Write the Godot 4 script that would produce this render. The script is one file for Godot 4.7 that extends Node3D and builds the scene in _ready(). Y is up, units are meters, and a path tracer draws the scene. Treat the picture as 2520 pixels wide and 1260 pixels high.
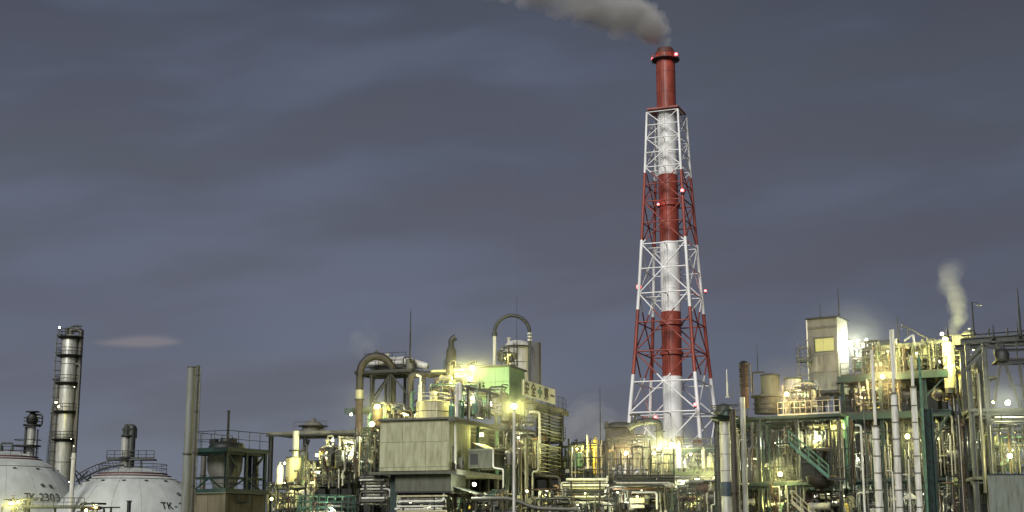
extends Node3D
# A petrochemical plant at dusk seen from a hill across the water through a long lens.
# Lengths inside a thing are given in "photo pixels" at that thing's distance and turned into metres by S.
const F := 3500.0                # focal length in pixels of the 2520 px wide photograph
const HORIZON := 1330.0
const EYE := 12.5
const YAW := 0.33                # the plant's street grid against the line of sight
const LAMP := 0.42
const C := 0.946                 # cosine of YAW
var S := 0.03
var pitch := atan((HORIZON - 630.0) / F)
var rng := RandomNumberGenerator.new()
var M := {}
var taken := {}
var g_y := 0.0                   # ground height in the current thing's own units

class MB:
	var v := PackedVector3Array()
	var n := PackedVector3Array()
	func tri(a: Vector3, b: Vector3, c: Vector3, na: Vector3, nb: Vector3, nc: Vector3) -> void:
		if (b - a).cross(c - a).dot(na + nb + nc) > 0.0:
			v.append(a); v.append(c); v.append(b); n.append(na); n.append(nc); n.append(nb)
		else:
			v.append(a); v.append(b); v.append(c); n.append(na); n.append(nb); n.append(nc)
	func quad(a: Vector3, b: Vector3, c: Vector3, d: Vector3, nn: Vector3) -> void:
		tri(a, b, c, nn, nn, nn); tri(a, c, d, nn, nn, nn)
	func box(c: Vector3, s: Vector3, k := Basis.IDENTITY) -> MB:
		var h := s * 0.5
		for ax in 3:
			for sg in [-1.0, 1.0]:
				var nn := Vector3.ZERO; nn[ax] = sg
				var u := Vector3.ZERO; u[(ax + 1) % 3] = h[(ax + 1) % 3]
				var w := Vector3.ZERO; w[(ax + 2) % 3] = h[(ax + 2) % 3]
				var o := nn * h[ax]
				quad(c + k * (o - u - w), c + k * (o + u - w), c + k * (o + u + w), c + k * (o - u + w), k * nn)
		return self
	func span(x0: float, x1: float, y0: float, y1: float, z0: float, z1: float) -> MB:
		return box(Vector3(x0 + x1, y0 + y1, z0 + z1) * 0.5, Vector3(absf(x1 - x0), absf(y1 - y0), absf(z1 - z0)))
	static func frame_of(d: Vector3) -> Basis:
		var up := Vector3.UP if absf(d.y) < 0.95 else Vector3.RIGHT
		var x := up.cross(d).normalized()
		return Basis(x, d.cross(x).normalized(), d)
	func bar(a: Vector3, b: Vector3, w: float, h: float) -> MB:
		if a.distance_to(b) < 1e-4: return self
		return box((a + b) * 0.5, Vector3(w, h, a.distance_to(b)), frame_of((b - a).normalized()))
	func ibeam(a: Vector3, b: Vector3, w: float, h: float) -> MB:
		if a.distance_to(b) < 1e-4: return self
		var k := frame_of((b - a).normalized()); var l := a.distance_to(b); var c := (a + b) * 0.5
		var t := h * 0.16
		box(c + k * Vector3(0, (h - t) * 0.5, 0), Vector3(w, t, l), k)
		box(c - k * Vector3(0, (h - t) * 0.5, 0), Vector3(w, t, l), k)
		box(c, Vector3(w * 0.18, h - 2.0 * t, l), k)
		return self
	func tube(a: Vector3, b: Vector3, r0: float, r1 := -1.0, sides := 10, caps := true) -> MB:
		if a.distance_to(b) < 1e-5: return self
		if r1 < 0.0: r1 = r0
		var k := frame_of((b - a).normalized())
		for i in sides:
			var p := TAU * i / sides; var q := TAU * (i + 1) / sides
			var e := k * Vector3(cos(p), sin(p), 0); var f := k * Vector3(cos(q), sin(q), 0)
			tri(a + e * r0, a + f * r0, b + f * r1, e, f, f); tri(a + e * r0, b + f * r1, b + e * r1, e, f, e)
			if caps:
				tri(a, a + e * r0, a + f * r0, -k.z, -k.z, -k.z); tri(b, b + e * r1, b + f * r1, k.z, k.z, k.z)
		return self
	# a pipe along corner points, bent with a radius at each corner
	func pipe(pts: Array, r: float, sides := 8, bend := 3.0) -> MB:
		var path: Array[Vector3] = [pts[0]]
		for i in range(1, pts.size() - 1):
			var p: Vector3 = pts[i]
			var a: Vector3 = (pts[i - 1] - p); var b: Vector3 = (pts[i + 1] - p)
			var cut: float = minf(bend * r, minf(a.length(), b.length()) * 0.48)
			a = a.normalized() * cut; b = b.normalized() * cut
			for k in 5:
				var t := k / 4.0
				path.append(p + a * (1 - t) * (1 - t) + b * t * t)
		path.append(pts[pts.size() - 1])
		return sweep(path, r, sides)
	func sweep(path: Array, r: float, sides := 8, closed := false) -> MB:
		var fr: Array[Basis] = []
		var m := path.size()
		var k: Basis
		for i in m:
			var d: Vector3
			if closed: d = (path[(i + 1) % m] - path[(i + m - 1) % m]).normalized()
			else: d = (path[mini(i + 1, m - 1)] - path[maxi(i - 1, 0)]).normalized()
			if i == 0: k = frame_of(d)
			else:
				var x := (k.x - d * k.x.dot(d)).normalized()
				k = Basis(x, d.cross(x), d)
			fr.append(k)
		for i in (m if closed else m - 1):
			var j := (i + 1) % m
			for s in sides:
				var p := TAU * s / sides; var q := TAU * (s + 1) / sides
				var e: Vector3 = fr[i] * Vector3(cos(p), sin(p), 0); var f: Vector3 = fr[i] * Vector3(cos(q), sin(q), 0)
				var g: Vector3 = fr[j] * Vector3(cos(p), sin(p), 0); var h: Vector3 = fr[j] * Vector3(cos(q), sin(q), 0)
				tri(path[i] + e * r, path[i] + f * r, path[j] + h * r, e, f, h); tri(path[i] + e * r, path[j] + h * r, path[j] + g * r, e, h, g)
		if not closed:
			for z in [0, m - 1]:
				var nn: Vector3 = fr[z].z * (-1.0 if z == 0 else 1.0)
				for s in sides:
					var p := TAU * s / sides; var q := TAU * (s + 1) / sides
					tri(path[z], path[z] + fr[z] * Vector3(cos(p), sin(p), 0) * r, path[z] + fr[z] * Vector3(cos(q), sin(q), 0) * r, nn, nn, nn)
		return self
	func ring(c: Vector3, rad: float, r: float, k := Basis.IDENTITY, segs := 24, sides := 5) -> MB:
		var path := []
		for i in segs: path.append(c + k * (Vector3(cos(TAU * i / segs), 0, sin(TAU * i / segs)) * rad))
		return sweep(path, r, sides, true)
	# profile of (radius, height) turned about the up axis of k at c
	func lathe(prof: Array, c := Vector3.ZERO, sides := 20, k := Basis.IDENTITY) -> MB:
		var nr: Array[Vector2] = []
		for i in prof.size() - 1:
			var d: Vector2 = prof[i + 1] - prof[i]
			nr.append(Vector2(d.y, -d.x).normalized())
		for i in prof.size() - 1:
			var n0 := nr[i]; var n1 := nr[i]
			if i > 0 and nr[i - 1].dot(nr[i]) > 0.6: n0 = (nr[i - 1] + nr[i]).normalized()
			if i < nr.size() - 1 and nr[i + 1].dot(nr[i]) > 0.6: n1 = (nr[i + 1] + nr[i]).normalized()
			for s in sides:
				var p := TAU * s / sides; var q := TAU * (s + 1) / sides
				var a := Vector3(cos(p), 0, sin(p)); var b := Vector3(cos(q), 0, sin(q))
				var u: Vector2 = prof[i]; var w: Vector2 = prof[i + 1]
				var pa := c + k * (a * u.x + Vector3(0, u.y, 0)); var pb := c + k * (b * u.x + Vector3(0, u.y, 0))
				var pc := c + k * (b * w.x + Vector3(0, w.y, 0)); var pd := c + k * (a * w.x + Vector3(0, w.y, 0))
				var na := k * (a * n0.x + Vector3(0, n0.y, 0)); var nb := k * (b * n0.x + Vector3(0, n0.y, 0))
				var nc := k * (b * n1.x + Vector3(0, n1.y, 0)); var nd := k * (a * n1.x + Vector3(0, n1.y, 0))
				if u.x > 1e-5: tri(pa, pb, pc, na, nb, nc)
				if w.x > 1e-5: tri(pa, pc, pd, na, nc, nd)
		return self
	func mesh(s: float) -> ArrayMesh:
		var p := PackedVector3Array(); p.resize(v.size())
		for i in v.size(): p[i] = v[i] * s
		var a := []; a.resize(Mesh.ARRAY_MAX)
		a[Mesh.ARRAY_VERTEX] = p; a[Mesh.ARRAY_NORMAL] = n
		var m := ArrayMesh.new(); m.add_surface_from_arrays(Mesh.PRIMITIVE_TRIANGLES, a)
		return m

func V(x: float, y: float, z := 0.0) -> Vector3: return Vector3(x, y, z)

# the point that lies at pixel (px, py) of the photograph, d metres in front of the eye
func W(px: float, py: float, d: float) -> Vector3:
	var u := (px - 1260.0) / F; var w := (630.0 - py) / F
	var t := d / (cos(pitch) - w * sin(pitch))
	return Vector3(u * t, EYE + (w * cos(pitch) + sin(pitch)) * t, -d)

func numbered(called: String) -> String:
	var k: int = taken.get(called, 0); taken[called] = k + 1
	return called if k == 0 else "%s_%03d" % [called, k]

func tag(o: Node, label: String, cat: String, group := "") -> void:
	o.set_meta("label", label); o.set_meta("category", cat)
	if group: o.set_meta("group", group)

func thing(called: String, label: String, cat: String, px: float, py: float, d: float, yaw := YAW, group := "") -> Node3D:
	var o := Node3D.new(); o.name = numbered(called); add_child(o)
	o.position = W(px, py, d); o.rotation.y = -yaw
	S = d / F
	g_y = -o.position.y / S
	tag(o, label, cat, group)
	return o

func P(called: String, b: MB, mat, parent: Node3D, label := "") -> MeshInstance3D:
	var o := MeshInstance3D.new(); o.name = called; o.mesh = b.mesh(S)
	o.material_override = M[mat] if mat is String else mat
	parent.add_child(o, true)
	if label: o.set_meta("label", label)
	return o

func noise_tex(seed_: int, freq: float, cols: Array, offs: Array, type := FastNoiseLite.TYPE_SIMPLEX_SMOOTH, octaves := 4) -> NoiseTexture2D:
	var f := FastNoiseLite.new(); f.seed = seed_; f.frequency = freq; f.noise_type = type; f.fractal_octaves = octaves
	var t := NoiseTexture2D.new(); t.width = 512; t.height = 512; t.seamless = true; t.noise = f; t.normalize = true
	var g := Gradient.new(); g.colors = PackedColorArray(cols); g.offsets = PackedFloat32Array(offs)
	t.color_ramp = g
	return t

# lin: the surface's own colour as linear values
func mat(called: String, lin: Color, rough: float, metal := 0.0, tex: Texture2D = null, sc := Vector3(0.5, 0.5, 0.5), bump: Texture2D = null, bump_cm := 0.0) -> StandardMaterial3D:
	var m := StandardMaterial3D.new(); m.resource_name = called
	if not (called.begins_with("tower") or called.begins_with("sphere")): lin = Color(lin.r * 0.8, lin.g * 0.8, lin.b * 0.8)
	m.albedo_color = lin.linear_to_srgb(); m.roughness = rough; m.metallic = metal
	m.uv1_triplanar = true; m.uv1_world_triplanar = true; m.uv1_scale = sc
	if tex: m.albedo_texture = tex
	if bump: m.heightmap_enabled = true; m.heightmap_texture = bump; m.heightmap_scale = bump_cm
	M[called] = m
	return m

func glow(called: String, col: Color, e: float) -> void:
	var m := StandardMaterial3D.new(); m.resource_name = called
	m.albedo_color = Color(0.8, 0.8, 0.75); m.emission_enabled = true; m.emission = col; m.emission_energy_multiplier = e
	M[called] = m

func materials() -> void:
	var w := Color(1, 1, 1)
	var dirt := noise_tex(11, 0.012, [Color(0.68, 0.65, 0.6), Color(0.9, 0.89, 0.87), w], [0.0, 0.42, 0.75])
	var streak := noise_tex(12, 0.02, [Color(0.78, 0.75, 0.7), Color(0.93, 0.92, 0.9), w], [0.05, 0.4, 0.7], FastNoiseLite.TYPE_SIMPLEX_SMOOTH, 5)
	var rusty := noise_tex(13, 0.015, [Color(0.42, 0.26, 0.16), Color(0.72, 0.6, 0.5), w, w], [0.1, 0.3, 0.45, 1.0], FastNoiseLite.TYPE_SIMPLEX_SMOOTH, 5)
	var soft := noise_tex(15, 0.01, [Color(0.86, 0.86, 0.84), w], [0.1, 0.8])
	var lumps := noise_tex(14, 0.03, [Color(0, 0, 0), w], [0, 1])
	var up := Vector3(0.35, 0.05, 0.35)
	var ev := Vector3(0.25, 0.25, 0.25)
	mat("steel_teal", Color(0.006, 0.027, 0.022), 0.55, 0.0, rusty, ev)
	mat("steel_mint", Color(0.07, 0.18, 0.125), 0.55, 0.0, dirt, ev)
	mat("steel_dark", Color(0.013, 0.014, 0.012), 0.6, 0.0, dirt, ev)
	mat("steel_grey", Color(0.055, 0.06, 0.053), 0.55, 0.2, dirt, ev)
	mat("grating", Color(0.022, 0.025, 0.023), 0.7, 0.2, dirt, ev)
	mat("deck_plate", Color(0.045, 0.052, 0.046), 0.6, 0.1, dirt, ev)
	mat("galvanised", Color(0.14, 0.145, 0.135), 0.45, 0.4, dirt, ev)
	mat("cladding", Color(0.54, 0.54, 0.50), 0.38, 0.35, streak, up, lumps, 1.0)
	mat("tower_soot", Color(0.075, 0.025, 0.018), 0.7, 0.0, dirt, Vector3(0.1, 0.05, 0.1))
	mat("white_paint", Color(0.66, 0.65, 0.60), 0.5, 0.0, streak, up)
	mat("tower_white", Color(0.78, 0.765, 0.745), 0.5, 0.0, soft, Vector3(0.1, 0.03, 0.1))
	mat("tower_red", Color(0.265, 0.05, 0.03), 0.5, 0.0, dirt, Vector3(0.08, 0.03, 0.08))
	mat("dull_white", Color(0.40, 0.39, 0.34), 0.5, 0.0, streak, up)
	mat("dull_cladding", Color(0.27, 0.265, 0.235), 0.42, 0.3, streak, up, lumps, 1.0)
	mat("stack_grey", Color(0.21, 0.22, 0.19), 0.6, 0.0, streak, up)
	mat("cream", Color(0.42, 0.39, 0.25), 0.5, 0.0, streak, up)
	mat("yellow", Color(0.65, 0.50, 0.09), 0.5, 0.0, dirt, ev)
	mat("rust", Color(0.06, 0.03, 0.018), 0.75, 0.1, rusty, ev)
	mat("brown_duct", Color(0.034, 0.027, 0.02), 0.6, 0.1, rusty, up)
	mat("black", Color(0.012, 0.012, 0.012), 0.6)
	mat("pipe_grey", Color(0.105, 0.10, 0.085), 0.5, 0.1, streak, up)
	mat("concrete", Color(0.36, 0.365, 0.24), 0.85, 0.0, streak, Vector3(0.3, 0.06, 0.3), lumps, 0.6)
	mat("concrete_pale", Color(0.385, 0.39, 0.26), 0.85, 0.0, streak, Vector3(0.23, 0.05, 0.23), lumps, 0.6)
	mat("concrete_dark", Color(0.10, 0.105, 0.08), 0.85, 0.0, streak, Vector3(0.3, 0.06, 0.3))
	mat("lift_panel", Color(0.145, 0.14, 0.125), 0.8, 0.0, streak, Vector3(0.3, 0.05, 0.3))
	mat("brown_wall", Color(0.12, 0.10, 0.065), 0.85, 0.0, streak, Vector3(0.3, 0.05, 0.3))
	mat("green_wall", Color(0.13, 0.26, 0.16), 0.6, 0.0, streak, up)
	mat("grey_wall", Color(0.17, 0.19, 0.16), 0.8, 0.0, streak, up)
	mat("roof_edge", Color(0.13, 0.13, 0.11), 0.7, 0.0, dirt, ev)
	mat("sphere_paint", Color(0.41, 0.425, 0.41), 0.5, 0.0, soft, Vector3(0.12, 0.04, 0.12))
	mat("sphere_seam", Color(0.27, 0.28, 0.26), 0.6)
	mat("maroon", Color(0.09, 0.022, 0.02), 0.6, 0.0, dirt, ev)
	mat("ground", Color(0.06, 0.06, 0.055), 0.9, 0.0, dirt, Vector3(0.05, 0.05, 0.05))
	mat("sign_white", Color(0.5, 0.5, 0.47), 0.5)
	mat("sign_green", Color(0.02, 0.10, 0.05), 0.5)
	mat("blue_pipe", Color(0.035, 0.055, 0.075), 0.5, 0.0, dirt, ev)
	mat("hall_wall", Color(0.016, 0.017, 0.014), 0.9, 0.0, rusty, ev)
	glow("bulb_white", Color(1.0, 0.98, 0.86), 14.0)
	glow("bulb_yellow", Color(1.0, 0.95, 0.62), 14.0)
	glow("bulb_warm", Color(1.0, 0.86, 0.52), 14.0)
	glow("bulb_red", Color(1.0, 0.25, 0.30), 3.2)
	glow("window_glow", Color(0.92, 0.89, 0.52), 0.62)
	M["window_glow"].albedo_color = Color(0.3, 0.3, 0.2)

func sky_material() -> PanoramaSkyMaterial:
	var h := 1024; var w := 2048
	var f := FastNoiseLite.new(); f.seed = 5; f.frequency = 1.0; f.fractal_octaves = 5; f.fractal_gain = 0.5
	var g := FastNoiseLite.new(); g.seed = 23; g.frequency = 1.0; g.fractal_octaves = 3
	var img := Image.create(w, h, false, Image.FORMAT_RGBF)
	var horizon := Color("757a86").srgb_to_linear(); var mid := Color("64697a").srgb_to_linear(); var high := Color("444a5a").srgb_to_linear(); var zen := Color("333846").srgb_to_linear()
	var mauve := Color("5d5962").srgb_to_linear(); var grey := Color("53565c").srgb_to_linear(); var blue := Color("636e80").srgb_to_linear()
	for y in h:
		var el := PI * 0.5 - PI * (y + 0.5) / h
		if el < -0.02:
			continue
		var deg := rad_to_deg(el)
		var base: Color
		if deg < 9.0: base = horizon.lerp(mid, clampf(deg / 9.0, 0, 1))
		elif deg < 24.0: base = mid.lerp(high, (deg - 9.0) / 15.0)
		else: base = high.lerp(zen, clampf((deg - 24.0) / 50.0, 0, 1))
		for x in w:
			var az := TAU * (x + 0.5) / w
			var cx := sin(az); var cz := cos(az)
			# streets of thin cloud, drawn out sideways and rising a little to the right
			var rise := el * 8.0 - cx * 0.8 + 0.12 * g.get_noise_3d(cx * 5.0, el * 6.0, cz * 5.0)
			var a := f.get_noise_3d(cx * 2.9 + 3.0, rise * 1.9, cz * 2.9) * 0.5 + 0.5
			var b := g.get_noise_3d(cx * 2.0, rise * 0.9 + 7.0, cz * 2.0 + 2.0) * 0.5 + 0.5
			var k := smoothstep(0.36, 0.68, a)
			var c := base.lerp(mauve.lerp(grey, smoothstep(0.35, 0.65, b)), k * 0.36)
			c = c.lerp(blue, smoothstep(0.5, 0.8, 1.0 - a) * 0.35)
			var l := 0.94 + 0.13 * smoothstep(0.3, 0.72, b) * (1.0 - 0.3 * k) - 0.12 * smoothstep(0.02, 0.36, cx)
			img.set_pixel(x, y, Color(c.r * l, c.g * l, c.b * l))
	img.fill_rect(Rect2i(0, h / 2 + 6, w, h / 2 - 6), Color(0.05, 0.052, 0.06))   # dark land below the horizon
	img.resize(4096, 2048, Image.INTERPOLATE_CUBIC)
	# one small lens of cloud that still catches a little pink
	var pink := Color("8a8388").srgb_to_linear()
	for y in range(860, 1024):
		var el := PI * 0.5 - PI * (y + 0.5) / 2048.0
		for xx in 700:
			var x := 4096 - 700 + xx
			var az := TAU * (x + 0.5 - 4096.0) / 4096.0
			var u := (rad_to_deg(az) + 15.0) / 2.1; var v := (rad_to_deg(el) - 7.55 - u * 0.1) / 0.5
			if absf(u) < 1.0:
				var edge := (1.0 - u * u) * (0.75 + 0.35 * u)
				var k := smoothstep(0.0, 0.55, edge - absf(v if v > 0.0 else v * 1.7)) * 0.62
				if k > 0.0: img.set_pixel(x, y, img.get_pixel(x, y).lerp(pink, k))
	var m := PanoramaSkyMaterial.new(); m.panorama = ImageTexture.create_from_image(img)
	return m

# ---------- kit of parts ----------
func rail_run(b: MB, pts: Array, h := 32.0, r := 0.9, gap := 34.0) -> MB:
	for i in pts.size() - 1:
		var p: Vector3 = pts[i]; var q: Vector3 = pts[i + 1]
		b.tube(p + V(0, h), q + V(0, h), r, -1, 5); b.tube(p + V(0, h * 0.55), q + V(0, h * 0.55), r * 0.8, -1, 5)
		b.bar(p + V(0, 2.5), q + V(0, 2.5), 0.5, 4.0)
		var k := maxi(1, int(p.distance_to(q) / gap))
		for j in k + 1:
			var e := p.lerp(q, float(j) / k)
			b.tube(e, e + V(0, h), r, -1, 5)
	return b

# a steel frame: columns at xs, zs (zs run into the depth as negative numbers), floors at ys
func frame(t: Node3D, xs: Array, zs: Array, ys: Array, o := {}) -> void:
	var cw: float = o.get("cw", 8.0); var bh: float = o.get("bh", 9.0); var m: String = o.get("mat", "steel_teal")
	var top: float = ys.max() + o.get("over", 0.0)
	var skip: Array = o.get("skip", [])
	for i in xs.size():
		for j in zs.size():
			if [i, j] in skip: continue
			P("column", MB.new().ibeam(V(xs[i], g_y, zs[j]), V(xs[i], top, zs[j]), cw, cw), o.get("colmat", m), t)
	for y in ys:
		for j in zs.size():
			for i in xs.size() - 1:
				P("beam", MB.new().ibeam(V(xs[i] + cw * 0.5, y - bh * 0.5, zs[j]), V(xs[i + 1] - cw * 0.5, y - bh * 0.5, zs[j]), cw * 0.7, bh), m, t)
		for i in xs.size():
			for j in zs.size() - 1:
				P("beam", MB.new().ibeam(V(xs[i], y - bh * 0.5, zs[j] - cw * 0.5), V(xs[i], y - bh * 0.5, zs[j + 1] + cw * 0.5), cw * 0.7, bh), m, t)
	var e: float = o.get("edge", 7.0)
	var z0: float = zs[0]; var z1: float = zs[zs.size() - 1]; var x0: float = xs[0]; var x1: float = xs[xs.size() - 1]
	for y in o.get("decks", []):
		var d := MB.new()
		for i in xs.size() - 1:
			var a: float = xs[i] - (e if i == 0 else -0.3); var b: float = xs[i + 1] + (e if i == xs.size() - 2 else -0.3)
			d.span(a, b, y + 0.2, y + 3.0, z0 + e, z1 - e)
		P("deck", d, o.get("deckmat", "grating"), t)
		var edge := MB.new()
		edge.span(x0 - e - 1, x1 + e + 1, y - 3.0, y + 4.2, z0 + e + 0.1, z0 + e + 1.3)
		edge.span(x1 + e + 0.1, x1 + e + 1.3, y - 3.0, y + 4.2, z0 + e, z1 - e)
		edge.span(x0 - e - 1.3, x0 - e - 0.1, y - 3.0, y + 4.2, z0 + e, z1 - e)
		P("edge_channel", edge, m, t)
	for y in o.get("rails", []):
		var h: float = o.get("railh", 33.0)
		P("railing", rail_run(MB.new(), [V(x0 - e, y + 3, z0 + e), V(x1 + e, y + 3, z0 + e)], h), o.get("railmat", "steel_teal"), t)
		P("railing", rail_run(MB.new(), [V(x1 + e, y + 3, z0 + e), V(x1 + e, y + 3, z1 - e)], h), o.get("railmat", "steel_teal"), t)
		P("railing", rail_run(MB.new(), [V(x0 - e, y + 3, z0 + e), V(x0 - e, y + 3, z1 - e)], h), o.get("railmat", "steel_teal"), t)
	for b in o.get("braces", []):   # [x0, y0, x1, y1, z]
		P("brace", MB.new().bar(V(b[0], b[1], b[4]), V(b[2], b[3], b[4]), 3.5, 3.5), o.get("bracemat", m), t)

func dome(r: float, h: float, y: float, down := false, steps := 6) -> Array:
	var p := []
	for i in steps + 1:
		var a := PI * 0.5 * i / steps
		p.append(Vector2(r * cos(a), y + h * sin(a)))
	if down:
		p.reverse()
		for i in p.size(): p[i] = Vector2(p[i].x, 2.0 * y - p[i].y)
	return p

func vessel_shape(r: float, y0: float, y1: float, head := 0.5) -> MB:
	var prof := dome(r, r * head, y0 + r * head, true)
	prof.append_array(dome(r, r * head, y1 - r * head))
	return MB.new().lathe(prof, Vector3.ZERO, 20)

# an upright vessel standing at the thing's origin: shell, bands, nozzles, skirt
func upright(t: Node3D, r: float, h: float, m: String, bands := 2, o := {}) -> void:
	P("shell", vessel_shape(r, 0, h, o.get("head", 0.5)), m, t)
	for i in bands:
		P("band", MB.new().ring(V(0, h * (i + 1.0) / (bands + 1.0)), r * 1.01, maxf(0.5, r * 0.05)), o.get("bandmat", "pipe_grey"), t)
	P("nozzle", MB.new().tube(V(0, h - 1), V(0, h + r * 0.6), r * 0.22).tube(V(0, h + r * 0.5), V(0, h + r * 0.62), r * 0.36), m, t)
	if o.get("skirt", true): P("skirt", MB.new().tube(V(0, minf(-6.0, o.get("foot", -8.0))), V(0, r * 0.5), r * 0.9, -1, 16), o.get("skirtmat", "steel_dark"), t)
	if o.get("pipe", true):
		var a: float = o.get("turn", 0.6)
		var d := V(cos(a), 0, sin(a))
		P("downpipe", MB.new().pipe([V(0, h + r * 0.5), V(0, h + r * 1.1), d * (r * 1.35) + V(0, h + r * 1.1), d * (r * 1.35)], maxf(1.0, r * 0.14)), "pipe_grey", t)

func lying(t: Node3D, r: float, l: float, m: String, bands := 2) -> void:   # along local x from 0 to l
	var k := Basis(Vector3(0, 1, 0), Vector3(1, 0, 0), Vector3(0, 0, -1))
	var prof := dome(r, r * 0.5, r * 0.5, true); prof.append_array(dome(r, r * 0.5, l - r * 0.5))
	P("shell", MB.new().lathe(prof, Vector3.ZERO, 20, k), m, t)
	for i in bands: P("band", MB.new().ring(V(l * (i + 1.0) / (bands + 1.0), 0), r * 1.01, maxf(0.5, r * 0.05), k), "pipe_grey", t)
	for x in [l * 0.22, l * 0.78]: P("saddle", MB.new().span(x - 2, x + 2, -r * 1.5, -r * 0.6, -r * 0.8, r * 0.8), "steel_dark", t)
	P("nozzle", MB.new().tube(V(l * 0.5, r * 0.8), V(l * 0.5, r * 1.5), r * 0.25).tube(V(l * 0.5, r * 1.4), V(l * 0.5, r * 1.55), r * 0.4), m, t)

func ladder(t: Node3D, x: float, z: float, y0: float, y1: float, cage := true, w := 13.0) -> void:
	var b := MB.new()
	b.tube(V(x - w / 2, y0, z), V(x - w / 2, y1, z), 0.8, -1, 5); b.tube(V(x + w / 2, y0, z), V(x + w / 2, y1, z), 0.8, -1, 5)
	var y := y0 + 4.0
	while y < y1:
		b.bar(V(x - w / 2, y, z), V(x + w / 2, y, z), 0.8, 0.8); y += 9.0
	P("ladder", b, "galvanised", t)
	if cage:
		var c := MB.new()
		y = y0 + 30.0
		while y < y1 + 12.0:
			c.ring(V(x, y, z + w * 0.45), w * 0.62, 0.7, Basis.IDENTITY, 12, 4); y += 22.0
		for k in 5:
			var a := PI * k / 4.0
			c.bar(V(x + cos(a) * w * 0.62, y0 + 30, z + w * 0.45 + sin(a) * w * 0.62), V(x + cos(a) * w * 0.62, y1 + 10, z + w * 0.45 + sin(a) * w * 0.62), 0.6, 0.6)
		P("ladder_cage", c, "galvanised", t)

func stairs(t: Node3D, a: Vector3, b: Vector3, w: float, m: String) -> void:   # a: top, b: bottom
	var side := V(0, 0, -w)
	for s in [Vector3.ZERO, side]:
		P("stringer", MB.new().bar(a + s, b + s, 1.6, 7.0), m, t)
		P("handrail", rail_run(MB.new(), [a + s, b + s], 30.0, 1.0, 26.0), m, t)
	var k := int(absf(a.y - b.y) / 7.0)
	for i in k:
		var c := a.lerp(b, (i + 0.5) / k) + side * 0.5
		P("tread", MB.new().box(c, V(9, 1.4, w - 3)), "grating", t)

# ---------- lamps ----------
# kind 0: bulkhead globe on a bracket, 1: hooded floodlight, 2: long tube fitting, 3: lamp on a post
func lamp(px: float, py: float, d: float, e: float, label: String, kind := 0, bulb := "bulb_yellow", size := 1.0, group := "") -> Node3D:
	var cat: String = ["bulkhead lamp", "floodlight", "tube lamp", "lamp post"][kind]
	var t := thing(cat.replace(" ", "_"), label, cat, px, py, d, YAW, group)
	var u := 0.0300 / S   # so that sizes below are about 3 cm each
	var col := {"bulb_yellow": Color(0.98, 0.97, 0.58), "bulb_white": Color(0.97, 1.0, 0.88), "bulb_warm": Color(1.0, 0.86, 0.56)}[bulb] as Color
	if kind == 2:
		var b := P("tube", MB.new().tube(V(-5.6 * u, 0), V(5.6 * u, 0), minf(3.2 * u * size, 0.125 / S), -1, 12), bulb, t)
		b.set_meta("label", "glowing tube")
		P("housing", MB.new().span(-8 * u, 8 * u, 3.6 * u * size, 6 * u * size, -4 * u, 4 * u), "steel_grey", t)
		P("hanger", MB.new().bar(V(0, 6 * u), V(0, 13 * u), 1.2 * u, 1.2 * u), "steel_grey", t)
	else:
		var r := minf(4.6 * u * size * (1.0 if size > 1.35 else 0.85), 0.18 / S)
		P("bulb", MB.new().lathe([Vector2(0.001, -r), Vector2(r * 0.5, -r * 0.87), Vector2(r * 0.87, -r * 0.5), Vector2(r, 0), Vector2(r * 0.87, r * 0.5), Vector2(r * 0.5, r * 0.87), Vector2(0.001, r)], Vector3.ZERO, 16), bulb, t)
		if kind == 1:
			P("hood", MB.new().lathe([Vector2(r * 1.25, r * 0.55), Vector2(r * 1.0, r * 1.1), Vector2(r * 0.4, r * 1.5), Vector2(0.001, r * 1.55)], Vector3.ZERO, 14), "steel_grey", t)
			P("bracket", MB.new().pipe([V(0, r * 1.5), V(0, r * 2.3), V(0, r * 2.3, -r * 3)], r * 0.16), "steel_grey", t)
		elif kind == 3:
			P("post", MB.new().tube(V(0, g_y), V(0, -r * 1.1), 3.4 * u, 2.6 * u, 12), "white_paint", t)
			P("cap", MB.new().lathe([Vector2(r * 0.9, r * 0.7), Vector2(r * 0.6, r * 1.15), Vector2(0.001, r * 1.3)], Vector3.ZERO, 14), "steel_grey", t)
			P("collar", MB.new().tube(V(0, -r * 1.3), V(0, -r * 0.9), 4.2 * u, 4.8 * u, 12), "steel_grey", t)
		else:
			P("base", MB.new().tube(V(0, 0, -r * 1.05), V(0, 0, -r * 2.0), r * 0.8), "steel_grey", t)
			P("guard", MB.new().ring(V(0, 0), r * 1.12, r * 0.08).ring(V(0, 0), r * 1.12, r * 0.08, Basis(Vector3.BACK, PI / 2)), "steel_grey", t)
	var o := OmniLight3D.new(); o.name = "lamp_glow"; o.light_energy = e * LAMP; o.light_color = col; o.light_size = 0.12; o.shadow_enabled = true
	o.omni_range = 60.0; o.omni_attenuation = 2.0
	t.add_child(o)
	return t

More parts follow.
